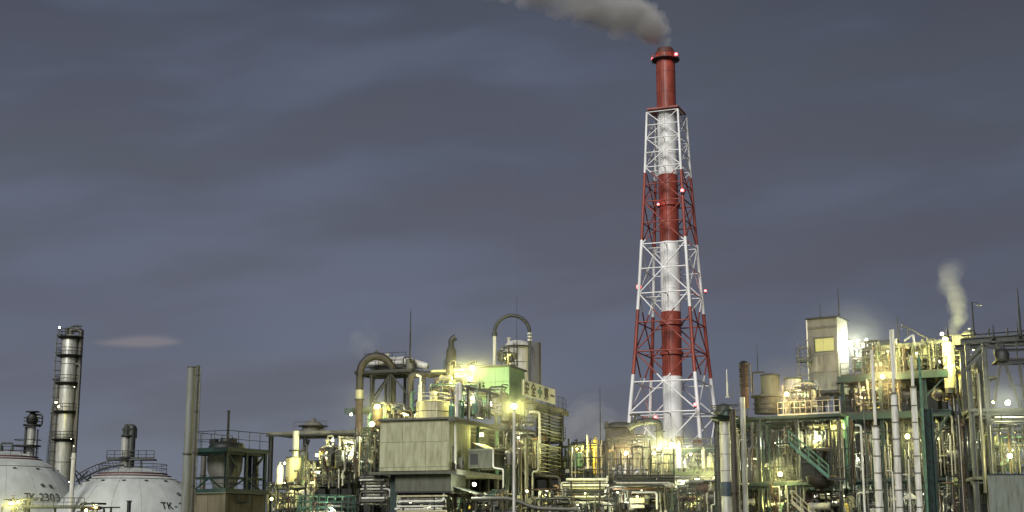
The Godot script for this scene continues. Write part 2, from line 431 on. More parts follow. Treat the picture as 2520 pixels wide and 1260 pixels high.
func red_lamp(px: float, py: float, d: float, label: String, r := 5.0) -> void:
	var t := thing("obstruction_light", label, "warning light", px, py, d, 0.0, "red warning lights on the striped chimney")
	P("red_lens", MB.new().lathe([Vector2(r * 0.8, -r * 0.7), Vector2(r, 0), Vector2(r * 0.75, r * 0.7), Vector2(0.001, r)], Vector3.ZERO, 14), "bulb_red", t)
	P("mount", MB.new().tube(V(0, -r * 1.6), V(0, -r * 0.7), r * 0.6, r * 0.8).tube(V(0, -r * 1.5), V(0, -r * 1.5, -r * 3), r * 0.2), "steel_dark", t)
	var o := OmniLight3D.new(); o.name = "lamp_glow"; o.light_energy = 2.5; o.light_color = Color(1, 0.3, 0.3); o.light_size = 0.3; o.shadow_enabled = true
	o.omni_range = 30.0; o.omni_attenuation = 2.0; o.position = V(0, 0, r * S * 1.6)
	t.add_child(o)

# damp air round a lamp: nested clear banks of mist, thicker towards the lamp
func mist(px: float, py: float, d: float, big: float, dens: float, label: String) -> void:
	var t := thing("steam_wisp", label, "steam", px, py, d, 0.0)
	for k in 8:
		var r := 15.0 * pow(1.3, k) * big
		var m := FogMaterial.new(); m.resource_name = "mist"; m.albedo = Color(0.97, 0.97, 0.95).linear_to_srgb(); m.density = dens * pow(1.3, -1.0 * k)
		var f := FogVolume.new(); f.name = "mist_bank"; f.shape = RenderingServer.FOG_VOLUME_SHAPE_ELLIPSOID
		f.size = Vector3(r, r, r) * 2.0 * S * Vector3(1.0 + 0.1 * sin(k * 2.0), 1.0, 1.0); f.material = m
		f.position = Vector3(sin(k * 1.7), cos(k * 2.3), 0) * r * 0.12 * S
		t.add_child(f, true)

# a wide thin bank of damp air; size in pixels
func bank(px: float, py: float, d: float, sz: Vector3, dens: float, label: String) -> void:
	var t := thing("steam_haze", label, "haze", px, py, d)
	for k in 4:
		var m := FogMaterial.new(); m.resource_name = "mist"; m.albedo = Color(0.97, 0.97, 0.95).linear_to_srgb(); m.density = dens * 0.25
		var f := FogVolume.new(); f.name = "mist_bank"; f.shape = RenderingServer.FOG_VOLUME_SHAPE_ELLIPSOID
		f.size = sz * S * (0.7 + 0.17 * k); f.material = m
		t.add_child(f, true)

# smoke and steam: many overlapping soft banks. blobs: [px, py, radius px, density per metre]
func plume(called: String, label: String, cat: String, px: float, py: float, d: float, blobs: Array, col: Color) -> void:
	var t := thing(called, label, cat, px, py, d, 0.0)
	for q in blobs:
		var m := FogMaterial.new(); m.resource_name = called; m.albedo = col.linear_to_srgb(); m.density = q[3]
		var f := FogVolume.new(); f.name = "puff"; f.shape = RenderingServer.FOG_VOLUME_SHAPE_ELLIPSOID
		var r: float = q[2] * S
		f.size = Vector3(r * rng.randf_range(0.8, 1.35), r * rng.randf_range(0.7, 1.1), r * rng.randf_range(0.8, 1.3)) * 2.0
		f.position = W(q[0], q[1], d) - t.position + Vector3(0, 0, rng.randf_range(-1.0, 1.0) * r * 0.8)
		f.rotation = Vector3(rng.randf_range(-0.6, 0.6), rng.randf() * 3.0, rng.randf_range(-0.6, 0.6))
		f.material = m
		t.add_child(f, true)

# ---------- pipework of one bay: everything in it is welded together ----------
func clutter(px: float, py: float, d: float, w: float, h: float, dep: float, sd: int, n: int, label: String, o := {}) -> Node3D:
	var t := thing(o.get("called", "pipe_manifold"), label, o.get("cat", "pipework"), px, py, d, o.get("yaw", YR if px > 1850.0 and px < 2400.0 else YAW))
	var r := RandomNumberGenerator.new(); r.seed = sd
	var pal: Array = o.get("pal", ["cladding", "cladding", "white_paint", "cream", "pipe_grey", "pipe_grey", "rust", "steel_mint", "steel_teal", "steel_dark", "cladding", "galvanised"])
	var big: float = o.get("big", 1.0)
	w /= C; dep *= 1.4
	# its own small work lamps
	var bulb_r := minf(2.2, 0.16 / S)
	for k in o.get("lamps", 1 + sd % 2):
		var c := V(w * (0.2 + 0.6 * fposmod(sd * 0.37 + k * 0.53, 1.0)), h * (0.35 + 0.5 * fposmod(sd * 0.61 + k * 0.41, 1.0)), -dep * 0.35)
		var white: bool = (sd + k) % 3 != 0
		P("work_lamp", MB.new().lathe([Vector2(0.001, -bulb_r), Vector2(bulb_r * 0.8, -bulb_r * 0.6), Vector2(bulb_r, 0), Vector2(bulb_r * 0.8, bulb_r * 0.6), Vector2(0.001, bulb_r)], c, 12), "bulb_white" if white else "bulb_yellow", t)
		P("lamp_arm", MB.new().pipe([c + V(0, bulb_r), c + V(0, bulb_r * 2.5), c + V(0, bulb_r * 2.5, -12)], 0.6), "steel_dark", t)
		var li := OmniLight3D.new(); li.name = "lamp_glow"; li.light_energy = o.get("lamp_e", 8.0); li.light_size = 0.05; li.shadow_enabled = true
		li.light_color = Color(0.97, 1.0, 0.86) if white else Color(0.98, 0.97, 0.58)
		li.omni_range = 40.0; li.omni_attenuation = 2.0; li.position = c * S
		t.add_child(li, true)
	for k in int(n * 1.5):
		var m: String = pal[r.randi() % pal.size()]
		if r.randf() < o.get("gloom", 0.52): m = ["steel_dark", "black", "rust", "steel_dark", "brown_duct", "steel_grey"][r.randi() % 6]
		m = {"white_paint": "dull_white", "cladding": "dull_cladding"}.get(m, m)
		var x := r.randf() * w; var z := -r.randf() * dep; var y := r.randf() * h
		match r.randi() % 13:
			0, 1, 2:
				var q := r.randf_range(1.0, 2.9) * big
				var top := h * r.randf_range(0.45, 1.0)
				var x2 := clampf(x + r.randf_range(-60, 60), 0, w)
				var pts := [V(x, 0, z), V(x, top, z), V(x2, top, z)]
				if r.randf() < 0.5: pts.append(V(x2, top * r.randf_range(0.2, 0.8), z))
				else: pts.append(V(x2, top, z - 25))
				P("pipe", MB.new().pipe(pts, q), m, t)
				for fy in [0.4, 0.7]: P("flange", MB.new().tube(V(x, top * fy - 0.8, z), V(x, top * fy + 0.8, z), q * 1.7), m, t)
			3, 4:
				var q := r.randf_range(1.0, 2.9) * big
				var a := r.randf() * w * 0.4; var b := w * r.randf_range(0.6, 1.0)
				P("pipe", MB.new().pipe([V(a, y * 0.8, z), V(a, y, z), V(b, y, z), V(b, y, z - 30)], q), m, t)
				for i in 2:
					var fx: float = lerpf(a, b, 0.3 + 0.4 * i)
					P("flange", MB.new().tube(V(fx - 0.8, y, z), V(fx + 0.8, y, z), q * 1.7), m, t)
			5, 6:
				var q := r.randf_range(5.0, 11.0) * big; var hh := minf(h * 0.9, q * r.randf_range(2.6, 5.0))
				var b := vessel_shape(q, 0, hh)
				b.v = shift(b.v, V(x, q * 0.6, z))
				P("drum", b, m, t)
				for fy in [0.35, 0.65]: P("drum_band", MB.new().ring(V(x, q * 0.6 + hh * fy, z), q * 1.02, 0.7), "pipe_grey", t)
				P("pipe", MB.new().pipe([V(x, hh, z), V(x, hh + q * 1.3, z), V(x + q * 1.6, hh + q * 1.3, z), V(x + q * 1.6, 0, z)], q * 0.18), "pipe_grey", t)
			7:
				var q := r.randf_range(4.0, 8.0) * big; var l := r.randf_range(28, 60); y = minf(y, h - q)
				P("exchanger", MB.new().tube(V(x, y, z), V(x + l, y, z), q, -1, 14).tube(V(x + 4, y, z), V(x + 6, y, z), q * 1.25, -1, 14).tube(V(x + l - 6, y, z), V(x + l - 4, y, z), q * 1.25, -1, 14), m, t)
				for sx in [0.2, 0.74]: P("saddle", MB.new().span(x + l * sx, x + l * (sx + 0.06), y - q * 2, y - q * 0.5, z - q * 0.7, z + q * 0.7), "steel_dark", t)
			8, 9:
				var q := r.randf_range(1.6, 2.8) * big
				P("valve", MB.new().lathe([Vector2(0.001, -q * 1.5), Vector2(q * 1.3, -q), Vector2(q * 1.5, 0), Vector2(q * 1.0, q * 1.2), Vector2(q * 0.4, q * 1.6), Vector2(q * 0.4, q * 3.4)], V(x, y, z), 10), m, t)
				P("handwheel", MB.new().ring(V(x, y + q * 3.4, z), q * 1.7, q * 0.25, Basis.IDENTITY, 12, 4).bar(V(x - q * 1.7, y + q * 3.4, z), V(x + q * 1.7, y + q * 3.4, z), q * 0.3, q * 0.3), "rust", t)
			10:
				var a := r.randf_range(7, 15); var b := r.randf_range(9, 22)
				P("cabinet", MB.new().span(x, x + a, y * 0.6, y * 0.6 + b, z - 6, z), o.get("cabinet", "pipe_grey"), t)
				P("cabinet_door", MB.new().span(x + 1, x + a - 1, y * 0.6 + 1, y * 0.6 + b - 1, z + 0.1, z + 0.8), "galvanised", t)
			11:
				P("support", MB.new().ibeam(V(x, 0, z), V(x, h * 0.8, z), 3.5, 3.5).ibeam(V(x - 25, h * 0.8, z), V(x + 25, h * 0.8, z), 3.5, 3.5), "steel_dark", t)
			12:
				var q := r.randf_range(1.2, 2.2) * big
				var p0 := V(x, y, z); var pts := [p0]
				for i in 4:
					p0 += [V(r.randf_range(12, 30), 0), V(0, r.randf_range(-20, 20)), V(0, 0, r.randf_range(-20, 10)), V(r.randf_range(-26, 20), 0)][i]
					p0 = V(clampf(p0.x, 0, w), clampf(p0.y, 0, h), clampf(p0.z, -dep, 0))
					pts.append(p0)
				P("branch_pipe", MB.new().pipe(pts, q), m, t)
	return t

# a close row of thin upright lines with ties, elbows, flanges and a ladder
func risers(px: float, py: float, d: float, w: float, h: float, n: int, sd: int, label: String, o := {}) -> void:
	var t := thing("riser_bank", label, "pipes", px, py, d, o.get("yaw", YR if px > 1850.0 and px < 2400.0 else YAW))
	var r := RandomNumberGenerator.new(); r.seed = sd
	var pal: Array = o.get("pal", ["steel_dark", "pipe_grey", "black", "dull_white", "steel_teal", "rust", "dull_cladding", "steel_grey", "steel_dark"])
	w /= C
	for k in n:
		var q := r.randf_range(0.8, 2.1); var x := w * (k + r.randf()) / n; var z := -r.randf() * 26.0
		var y0 := -r.randf() * h * 0.2; var y1 := h * r.randf_range(0.6, 1.0)
		var pts := [V(x, y0, z), V(x, y1, z)]
		match r.randi() % 4:
			0: pts.append(V(clampf(x + r.randf_range(-40, 40), 0, w), y1, z))
			1: pts.append_array([V(x, y1, z + 10), V(x, y1 - h * 0.3, z + 10)])
			2: pts = [V(x, y0, z), V(x, y1 * 0.5, z), V(clampf(x + 9, 0, w), y1 * 0.5, z), V(clampf(x + 9, 0, w), y1, z)]
		var m: String = pal[r.randi() % pal.size()]
		P("pipe", MB.new().pipe(pts, q, 7, 2.0), m, t)
		if r.randf() < 0.6: P("flange", MB.new().tube(V(x, y1 * 0.35, z), V(x, y1 * 0.35 + 1.4, z), q * 1.9, -1, 8), m, t)
		if r.randf() < 0.3: P("valve", MB.new().box(V(x, y1 * 0.25, z), V(q * 3.6, q * 4, q * 3.6)), ["rust", "dull_white", "steel_teal"][r.randi() % 3], t)
	for k in 3:
		var y := h * (0.2 + 0.3 * k)
		P("tie_rail", MB.new().bar(V(0, y, -27), V(w, y, -27), 2.2, 3.0), "steel_dark", t)
	for x in [0.0, w]: P("upright", MB.new().ibeam(V(x, -h * 0.25, -28), V(x, h, -28), 4, 4), o.get("post", "steel_dark"), t)
	if o.get("ladder", true): ladder(t, w * fposmod(sd * 0.31, 0.8) + 8, -20, 0, h * 0.9, h > 90)

func shift(p: PackedVector3Array, by: Vector3) -> PackedVector3Array:
	for i in p.size(): p[i] += by
	return p

# a rack of level pipes lying side by side, seen from the front: each pipe a part
func pipe_bundle(px: float, py: float, d: float, w: float, h: float, n: int, sd: int, label: String, mats: Array, yaw := YAW, dep := 20.0) -> void:
	var t := thing("pipe_bundle", label, "pipes", px, py, d, yaw)
	var r := RandomNumberGenerator.new(); r.seed = sd
	w /= C
	for k in n:
		var q := r.randf_range(1.6, 3.4); var y := h * (k + 0.5) / n; var z := -r.randf() * dep
		var a := r.randf() * w * 0.12; var b := w * r.randf_range(0.84, 1.0)
		var pts := [V(a, y, z), V(b, y, z)]
		if r.randf() < 0.45: pts.append(V(b, y + (r.randf() - 0.5) * 50, z))
		if r.randf() < 0.35: pts.push_front(V(a, y - r.randf() * 30, z))
		P("pipe", MB.new().pipe(pts, q), mats[r.randi() % mats.size()], t)
	for x in [w * 0.2, w * 0.75]:
		P("pipe_hanger", MB.new().bar(V(x, -4, 5 - dep * 0.5), V(x, h + 4, 5 - dep * 0.5), 2, dep * 0.2), "steel_dark", t)

func rod(px: float, top: float, foot: float, d: float, r: float, label: String, group := "", m := "black") -> Node3D:
	var t := thing("lightning_rod", label, "lightning rod", px, foot, d, 0.0, group)
	var h := foot - top
	P("mast", MB.new().tube(V(0, 0), V(0, h * 0.55), r, r * 0.85, 8).tube(V(0, h * 0.55), V(0, h * 0.92), r * 0.6, r * 0.45, 8), m, t)
	P("spike", MB.new().tube(V(0, h * 0.92), V(0, h), r * 0.4, 0.05, 6), m, t)
	P("foot_plate", MB.new().tube(V(0, 0), V(0, 1.5), r * 2.2), m, t)
	return t

func solo_pipe(px: float, py: float, d: float, pts: Array, r: float, m, label: String, o := {}) -> Node3D:   # pts in photo pixels relative to (px, py), z into depth
	var t := thing(o.get("called", "process_pipe"), label, "pipe", px, py, d, o.get("yaw", 0.0), o.get("group", ""))
	P("run", MB.new().pipe(pts, r, 12, o.get("bend", 3.0)), m, t)
	for f in o.get("flanges", []):    # [point index, share]
		var a: Vector3 = pts[int(f)]; var b: Vector3 = pts[int(f) + 1]
		var c := a.lerp(b, f - int(f)); var k := (b - a).normalized()
		P("flange", MB.new().tube(c - k * 1.3, c + k * 1.3, r * 1.45, -1, 12), o.get("flangemat", m), t)
	return t

# ---------- the striped chimney ----------
func chimney() -> void:
	var d := 300.0
	var gp := HORIZON + EYE / (d / F)
	var t := thing("striped_chimney", "tall red and white striped chimney inside a tapering lattice tower", "chimney", 1667, gp, d, 0.0)
	var o := t.position
	var ly := func(py: float) -> float: return (W(1660, py, d).y - o.y) / S
	var r := 24.5
	var cuts: Array = [gp, 927.0, 768.0, 597.0, 432.0, 278.0, 133.0]   # colour changes, from the ground up
	for i in 6:
		var a: float = ly.call(cuts[i]); var b: float = ly.call(cuts[i + 1])
		var m := "tower_white" if i % 2 == 0 else "tower_red"
		P("flue_section", MB.new().tube(V(0, a), V(0, b), r, -1, 36, false), m, t)
		for k in 2:
			var y := lerpf(a, b, 0.33 + 0.34 * k)
			P("seam_ring", MB.new().tube(V(0, y - 0.7), V(0, y + 0.7), r + 0.6, -1, 36), m, t)
		# a service pipe and a ladder run up the front
		P("riser_pipe", MB.new().tube(V(-9.5, a, r * 0.93), V(-9.5, b, r * 0.93), 2.2, -1, 8), m, t)
		var lad := MB.new()
		lad.bar(V(-15.5, a, r * 0.93), V(-15.5, b, r * 0.93), 0.7, 0.7).bar(V(-20.5, a, r * 0.75), V(-20.5, b, r * 0.75), 0.7, 0.7)
		var y := a
		while y < b:
			lad.bar(V(-15.5, y, r * 0.93), V(-20.5, y, r * 0.75), 0.5, 0.5); y += 5.0
		P("ladder", lad, m, t)
	# crown: flared gallery and cap
	var yt: float = ly.call(148.0)
	P("gallery", MB.new().lathe([Vector2(r, yt - 7), Vector2(r + 11, yt - 1), Vector2(r + 12, yt - 1), Vector2(r + 12, yt + 1.2), Vector2(r, yt + 1.2)], Vector3.ZERO, 36), "tower_soot", t)
	var gr := MB.new()
	gr.ring(V(0, yt + 12), r + 11, 0.5, Basis.IDENTITY, 36, 5).ring(V(0, yt + 7), r + 11, 0.4, Basis.IDENTITY, 36, 5)
	for i in 24: gr.bar(V(cos(TAU * i / 24) * (r + 11), yt + 1, sin(TAU * i / 24) * (r + 11)), V(cos(TAU * i / 24) * (r + 11), yt + 12, sin(TAU * i / 24) * (r + 11)), 0.5, 0.5)
	P("gallery_railing", gr, "tower_red", t)
	var yc: float = ly.call(133.0)
	P("cap", MB.new().lathe([Vector2(r, yc - 2), Vector2(r + 1, yc), Vector2(r - 4, yc + 12), Vector2(r - 5, yc + 14), Vector2(r - 7, yc + 14), Vector2(r - 7, yc - 10)], Vector3.ZERO, 36), "tower_soot", t)
	# lattice tower: half diagonal against height
	var prof := [[gp, 170.0], [1190.0, 136.0], [1000.0, 118.0], [930.0, 108.0], [770.0, 93.0], [600.0, 79.0], [430.0, 66.0], [283.0, 57.5]]
	var rad := func(py: float) -> float:
		for i in prof.size() - 1:
			if py <= prof[i][0] and py >= prof[i + 1][0]:
				return lerpf(prof[i][1], prof[i + 1][1], (prof[i][0] - py) / (prof[i][0] - prof[i + 1][0]))
		return prof[7][1] if py < 283.0 else prof[0][1]
	var corner := func(k: int, py: float) -> Vector3:
		var a := deg_to_rad(-23.0 + 90.0 * k)
		var q: float = rad.call(py)
		return V(cos(a) * q, ly.call(py), sin(a) * q)
	var bands := [927.0, 768.0, 597.0, 432.0, 278.0]
	var piece := func(called: String, k0: int, p0: float, k1: int, p1: float, w0: float, w1: float, u0: float, u1: float) -> void:
		# a member from corner line k0 at height p0 to k1 at p1, cut where the paint changes
		var stops := [0.0]
		for c in bands:
			if (c - p0) * (c - p1) < 0.0: stops.append((c - p0) / (p1 - p0))
		stops.append(1.0); stops.sort()
		var a: Vector3 = corner.call(k0, p0).lerp(corner.call(k0 + 1, p0), u0)
		var b: Vector3 = corner.call(k1, p1).lerp(corner.call(k1 + 1, p1), u1)
		for s in stops.size() - 1:
			var mid: float = lerpf(p0, p1, (stops[s] + stops[s + 1]) * 0.5)
			var idx := 0
			for c in bands:
				if mid < c: idx += 1
			P(called, MB.new().tube(a.lerp(b, stops[s]), a.lerp(b, stops[s + 1]), lerpf(w0, w1, stops[s]), lerpf(w0, w1, stops[s + 1]), 8), "tower_white" if idx % 2 == 0 else "tower_red", t)
	var nodes := [gp, 1190.0, 1020.0, 870.0, 728.0, 607.0, 503.0, 418.0, 347.0, 283.0]
	for i in nodes.size() - 1:
		var a: float = nodes[i]; var b: float = nodes[i + 1]
		var f := 1.0 - i / 9.0; var mid := (a + b) * 0.5
		for k in 4:
			piece.call("leg", k, a, k, b, 2.7 + 2.6 * f, 2.7 + 2.6 * (f - 0.11), 0.0, 0.0)
			var w := 1.15 + 0.9 * f
			piece.call("diagonal", k, a, k, mid, w, w, 0.0, 0.5); piece.call("diagonal", k, mid, k, b, w, w, 0.5, 1.0)
			piece.call("diagonal", k, a, k, mid, w, w, 1.0, 0.5); piece.call("diagonal", k, mid, k, b, w, w, 0.5, 0.0)
			piece.call("horizontal", k, mid, k, mid, w, w, 0.0, 1.0)
			piece.call("horizontal", k, b, k, b, w, w, 0.0, 1.0)
			# stays from the middle of each face to the flue
			var fm: Vector3 = corner.call(k, b).lerp(corner.call(k + 1, b), 0.5)
			var idx := 0
			for c in bands:
				if b < c: idx += 1
			P("stay", MB.new().tube(fm, V(fm.x, 0, fm.z).normalized() * r + V(0, fm.y), w * 0.8, -1, 6), "tower_white" if idx % 2 == 0 else "tower_red", t)
	# square deck on top of the lattice, and rings where it holds the flue
	var k45 := Basis(Vector3.UP, deg_to_rad(-22.0))
	var yd: float = ly.call(276.0)
	P("top_deck", MB.new().box(V(0, yd), V(82, 2.0, 82), k45), "tower_red", t)
	P("top_deck_edge", MB.new().box(V(0, yd + 2.6, 0), V(80, 2.0, 80), k45), "tower_red", t)
	for py in [505.0, 797.0, 870.0]:
		var y: float = ly.call(py)
		P("support_ring", MB.new().lathe([Vector2(r, y - 5), Vector2(r + 4.5, y - 4), Vector2(r + 4.5, y + 4), Vector2(r, y + 5)], Vector3.ZERO, 30), "tower_red", t)
	red_lamp(1607, 146, 300, "red light at the left rim of the chimney crown")
	red_lamp(1664, 134, 297, "red light on the front right of the chimney cap")
	red_lamp(1679, 469, 294, "red light beside the flue on the upper red lattice section")
	red_lamp(1620, 503, 297, "small red light left of the flue at the ring of the upper red section", 3.6)
	red_lamp(1572, 706, 298, "large red light on the left leg of the middle white lattice section", 6.5)
	red_lamp(1736, 716, 299, "small red light on the right leg of the middle white lattice section", 3.6)
	red_lamp(1711, 996, 288, "red light on the front leg of the lowest white lattice section", 5.0)
	red_lamp(1613, 1027, 306, "lowest red light, on the rear left leg of the chimney's lattice", 5.0)

# ---------- spherical tanks ----------
func letters(t: Node3D, text: String, px_size: float, place: Callable, mat_: String) -> void:
	var font := SystemFont.new(); font.font_names = PackedStringArray(["Droid Sans"])
	for i in text.length():
		if text[i] == " ": continue
		var tm := TextMesh.new(); tm.text = text[i]; tm.font = font; tm.font_size = 64; tm.pixel_size = px_size * S / 46.0; tm.depth = 0.04
		var o := MeshInstance3D.new(); o.name = "letter"; o.mesh = tm; o.material_override = M[mat_]
		t.add_child(o, true)
		o.transform = place.call(i)

func sphere_tank(px: float, py: float, d: float, r: float, label: String, text: String, tx: float, ty: float, seam_dy: float, adv: float) -> Node3D:
	var t := thing("spherical_tank", label, "gas tank", px, py, d, 0.0)
	var prof := []
	for i in 25: prof.append(Vector2(r * maxf(0.00001, sin(PI * i / 24.0)), -r * cos(PI * i / 24.0)))
	P("shell", MB.new().lathe(prof, Vector3.ZERO, 48), "sphere_paint", t)
	for q in [seam_dy, 0.05, -0.6]:
		P("seam", MB.new().ring(V(0, r * q), r * sqrt(1.0 - q * q) + 0.2, 0.9, Basis.IDENTITY, 64, 5), "steel_grey", t)
	for i in 8:   # welded plate seams from pole to pole
		P("plate_seam", MB.new().ring(V(0, 0), r + 0.1, 0.45, Basis(Vector3.UP, PI * i / 8.0) * Basis(Vector3.RIGHT, PI / 2), 72, 4), "sphere_seam", t)
	for i in 10:
		var a := TAU * (i + 0.5) / 10.0
		P("leg", MB.new().tube(V(cos(a) * r, g_y, sin(a) * r), V(cos(a) * r, r * 0.1, sin(a) * r), 9, -1, 12), "sphere_paint", t)
	for i in 14:   # lugs above the seam
		var a := TAU * (i + 0.3) / 14.0; var y: float = r * seam_dy - 5.0; var q := sqrt(r * r - y * y)
		P("lug", MB.new().box(V(cos(a) * q, y, sin(a) * q), V(7, 3, 7), Basis(Vector3.UP, -a)), "steel_grey", t)
	# gallery on the crown
	var yc := r * 0.93; var rc := r * 0.36
	P("crown_gallery", MB.new().lathe([Vector2(rc * 0.9, yc - 3), Vector2(rc + 8, yc - 3), Vector2(rc + 8, yc + 1), Vector2(rc * 0.9, yc + 1)], Vector3.ZERO, 36), "maroon", t)
	P("crown_pipe", MB.new().ring(V(0, yc - 8), rc + 16, 3.2, Basis.IDENTITY, 40, 8), "maroon", t)
	var gr := MB.new()
	gr.ring(V(0, yc + 22), rc + 6, 0.8, Basis.IDENTITY, 36, 5).ring(V(0, yc + 12), rc + 6, 0.6, Basis.IDENTITY, 36, 5)
	for i in 18: gr.bar(V(cos(TAU * i / 18) * (rc + 6), yc, sin(TAU * i / 18) * (rc + 6)), V(cos(TAU * i / 18) * (rc + 6), yc + 22, sin(TAU * i / 18) * (rc + 6)), 0.9, 0.9)
	P("crown_railing", gr, "steel_grey", t)
	P("crown_valve", MB.new().tube(V(-8, yc), V(-8, yc + 26), 5).tube(V(14, yc), V(14, yc + 18), 4).pipe([V(-8, yc + 24), V(-8, yc + 34), V(20, yc + 34), V(20, yc)], 2.5), "steel_grey", t)
	for q in [[-0.28, 0.0], [-0.06, -2.0]]:
		var x: float = tx + 60.0 * (q[0] + 0.6); var y: float = ty + 28.0 + q[1]
		var z := sqrt(maxf(1.0, r * r - x * x - y * y))
		P("manhole", MB.new().tube(V(x, y, z - 2), V(x, y, z + 2.5), 4.5, -1, 12), "steel_dark", t)
	letters(t, text, 19.0, func(i: int) -> Transform3D:
		var x := tx + adv * i; var z := sqrt(maxf(100.0, r * r - x * x - ty * ty)) + 1.2
		var nn := V(x, ty, z).normalized()
		var rt := Vector3.UP.cross(nn).normalized()
		return Transform3D(Basis(rt, nn.cross(rt), nn), V(x, ty, z) * S), "black")
	return t

func left_side() -> void:
	sphere_tank(-4, 1318, 170, 202, "white spherical gas tank at the left edge lettered TK-2303", "TK-2303", 112, 88, 0.80, 8.6)
	var t := sphere_tank(316, 1366, 168, 208, "white spherical gas tank with a dark stair curving over its left shoulder", "TK-2304", 112, 114, 0.86, 11.2)
	# stair that climbs round the left shoulder of the right sphere
	var path := []
	for i in 15:
		var a := lerpf(-0.62, -0.08, i / 14.0)
		path.append(V(sin(a) * 215, cos(a) * 215, 18))
	var sb := MB.new()
	sb.sweep(path, 2.6, 6)
	var p2 := []; for p in path: p2.append(p * 1.0 + V(-6, 14, 0))
	sb.sweep(p2, 1.4, 5)
	for i in path.size(): sb.bar(path[i], p2[i], 1.2, 1.2)
	P("sphere_stair", sb, "black", t)
	for q in [[-128, 204, -100, 165], [-100, 165, -94, 150], [-128, 204, -60, 156], [-84, 186, -104, 148], [-84, 186, -72, 152], [-118, 172, -82, 196], [-72, 152, -60, 178], [-128, 204, -118, 160]]:
		P("stair_brace", MB.new().bar(V(q[0], q[1], 60), V(q[2], q[3], 90), 2.4, 2.4), "black", t)
	# tall distillation column
	var d := 205.0
	t = thing("distillation_column", "tallest silver column on the left with ring platforms and a lamp on its head", "column", 151, 1200, d, 0.0)
	P("shell", vessel_shape(20, g_y, 376, 0.7), "cladding", t)
	for y in [60, 120, 180, 240, 300]: P("cladding_joint", MB.new().tube(V(0, y), V(0, y + 1.6), 20.4, -1, 24), "pipe_grey", t)
	for q in [[368, 1.0], [322, 0.8], [254, 0.9], [184, 1.0], [116, 1.0]]:
		var y: float = q[0]
		var b := MB.new()
		b.lathe([Vector2(20.6, y - 6), Vector2(31, y - 1), Vector2(32, y + 1), Vector2(20.6, y + 1)], Vector3.ZERO, 24)
		P("platform", b, "steel_dark", t)
		var g := MB.new().ring(V(0, y + 18), 31, 0.8, Basis.IDENTITY, 24, 5).ring(V(0, y + 10), 31, 0.6, Basis.IDENTITY, 24, 5)
		for i in 12: g.bar(V(cos(TAU * i / 12) * 31, y, sin(TAU * i / 12) * 31), V(cos(TAU * i / 12) * 31, y + 18, sin(TAU * i / 12) * 31), 0.8, 0.8)
		P("platform_railing", g, "steel_dark", t)
	P("overhead_pipe", MB.new().pipe([V(0, 376), V(0, 388), V(26, 388), V(26, g_y)], 6.0, 12, 2.0), "pipe_grey", t)
	P("side_pipe", MB.new().pipe([V(19, 300, 10), V(32, 300, 14), V(32, g_y, 14)], 3.0), "pipe_grey", t)
	P("head_fitting", MB.new().tube(V(-10, 372), V(-10, 392), 5).pipe([V(-14, 386), V(8, 398), V(26, 396)], 2.4), "steel_grey", t)
	ladder(t, -24, 8, g_y, 372)
	# slim column beside it
	t = thing("reflux_column", "slim dark column just left of the tallest silver column", "column", 126, 1200, 208, 0.0)
	P("shell", vessel_shape(7, g_y, 262, 0.8), "pipe_grey", t)
	for y in [180, 262]:
		P("platform", MB.new().lathe([Vector2(7, y - 3), Vector2(14, y), Vector2(14, y + 1.5), Vector2(7, y + 1.5)], Vector3.ZERO, 16), "steel_dark", t)
	t = thing("lattice_mast", "thin guyed lattice mast left of the tallest silver column", "mast", 108, 1190, 200, 0.0)
	var b := MB.new()
	for k in 3:
		var a := TAU * k / 3; b.bar(V(cos(a) * 4 - 3, g_y, sin(a) * 4), V(cos(a) * 1.2 + 10, 190, sin(a) * 1.2), 0.8, 0.8)
	for i in 22:
		var y0 := -60.0 + i * 11.0; var f := (y0 + 60.0) / 250.0
		for k in 3:
			var a := TAU * k / 3; var c := TAU * (k + 1) / 3
			b.bar(V(cos(a) * lerpf(4, 1.2, f) + lerpf(-1, 10, f), y0, sin(a) * 3), V(cos(c) * lerpf(4, 1.2, f) + lerpf(-1, 10, f), y0 + 11, sin(c) * 3), 0.5, 0.5)
	P("lattice", b, "steel_dark", t)
	P("guy_wire", MB.new().bar(V(9, 170), V(-30, g_y), 0.4, 0.4).bar(V(9, 170), V(46, g_y), 0.4, 0.4), "steel_dark", t)
	# the two short columns with valve heads
	t = thing("vent_column", "short pale column with a dark valve head behind the left gas tank", "column", 72, 1150, 190, 0.0)
	P("shell", MB.new().tube(V(0, g_y), V(0, 104), 10, -1, 20), "cladding", t)
	P("side_pipe", MB.new().tube(V(-14, g_y), V(-14, 98), 3).tube(V(15, g_y), V(15, 92), 2), "steel_grey", t)
	P("platform", MB.new().tube(V(0, 100), V(0, 104), 21, -1, 20).tube(V(-8, 50), V(-8, 53), 32, -1, 20), "steel_dark", t)
	P("railing", MB.new().ring(V(0, 120), 20, 0.9).ring(V(0, 112), 20, 0.7).ring(V(-8, 66), 31, 0.9), "steel_dark", t)
	P("valve_head", MB.new().lathe([Vector2(9, 104), Vector2(14, 110), Vector2(14, 122), Vector2(7, 130), Vector2(7, 134), Vector2(17, 134), Vector2(17, 136), Vector2(0.001, 137)], Vector3.ZERO, 16).pipe([V(8, 128), V(24, 128), V(24, 104), V(18, 98)], 2.2), "steel_dark", t)
	t = thing("vent_column", "short two tone column with a domed head behind the right gas tank", "column", 310, 1170, 190, 0.0)
	P("shell", MB.new().tube(V(-5, g_y), V(-5, 96), 10, -1, 20), "cladding", t)
	P("twin_shell", vessel_shape(9, g_y, 124, 0.9), "steel_grey", t)
	t.get_node("twin_shell").position = V(10, 0, 2) * S
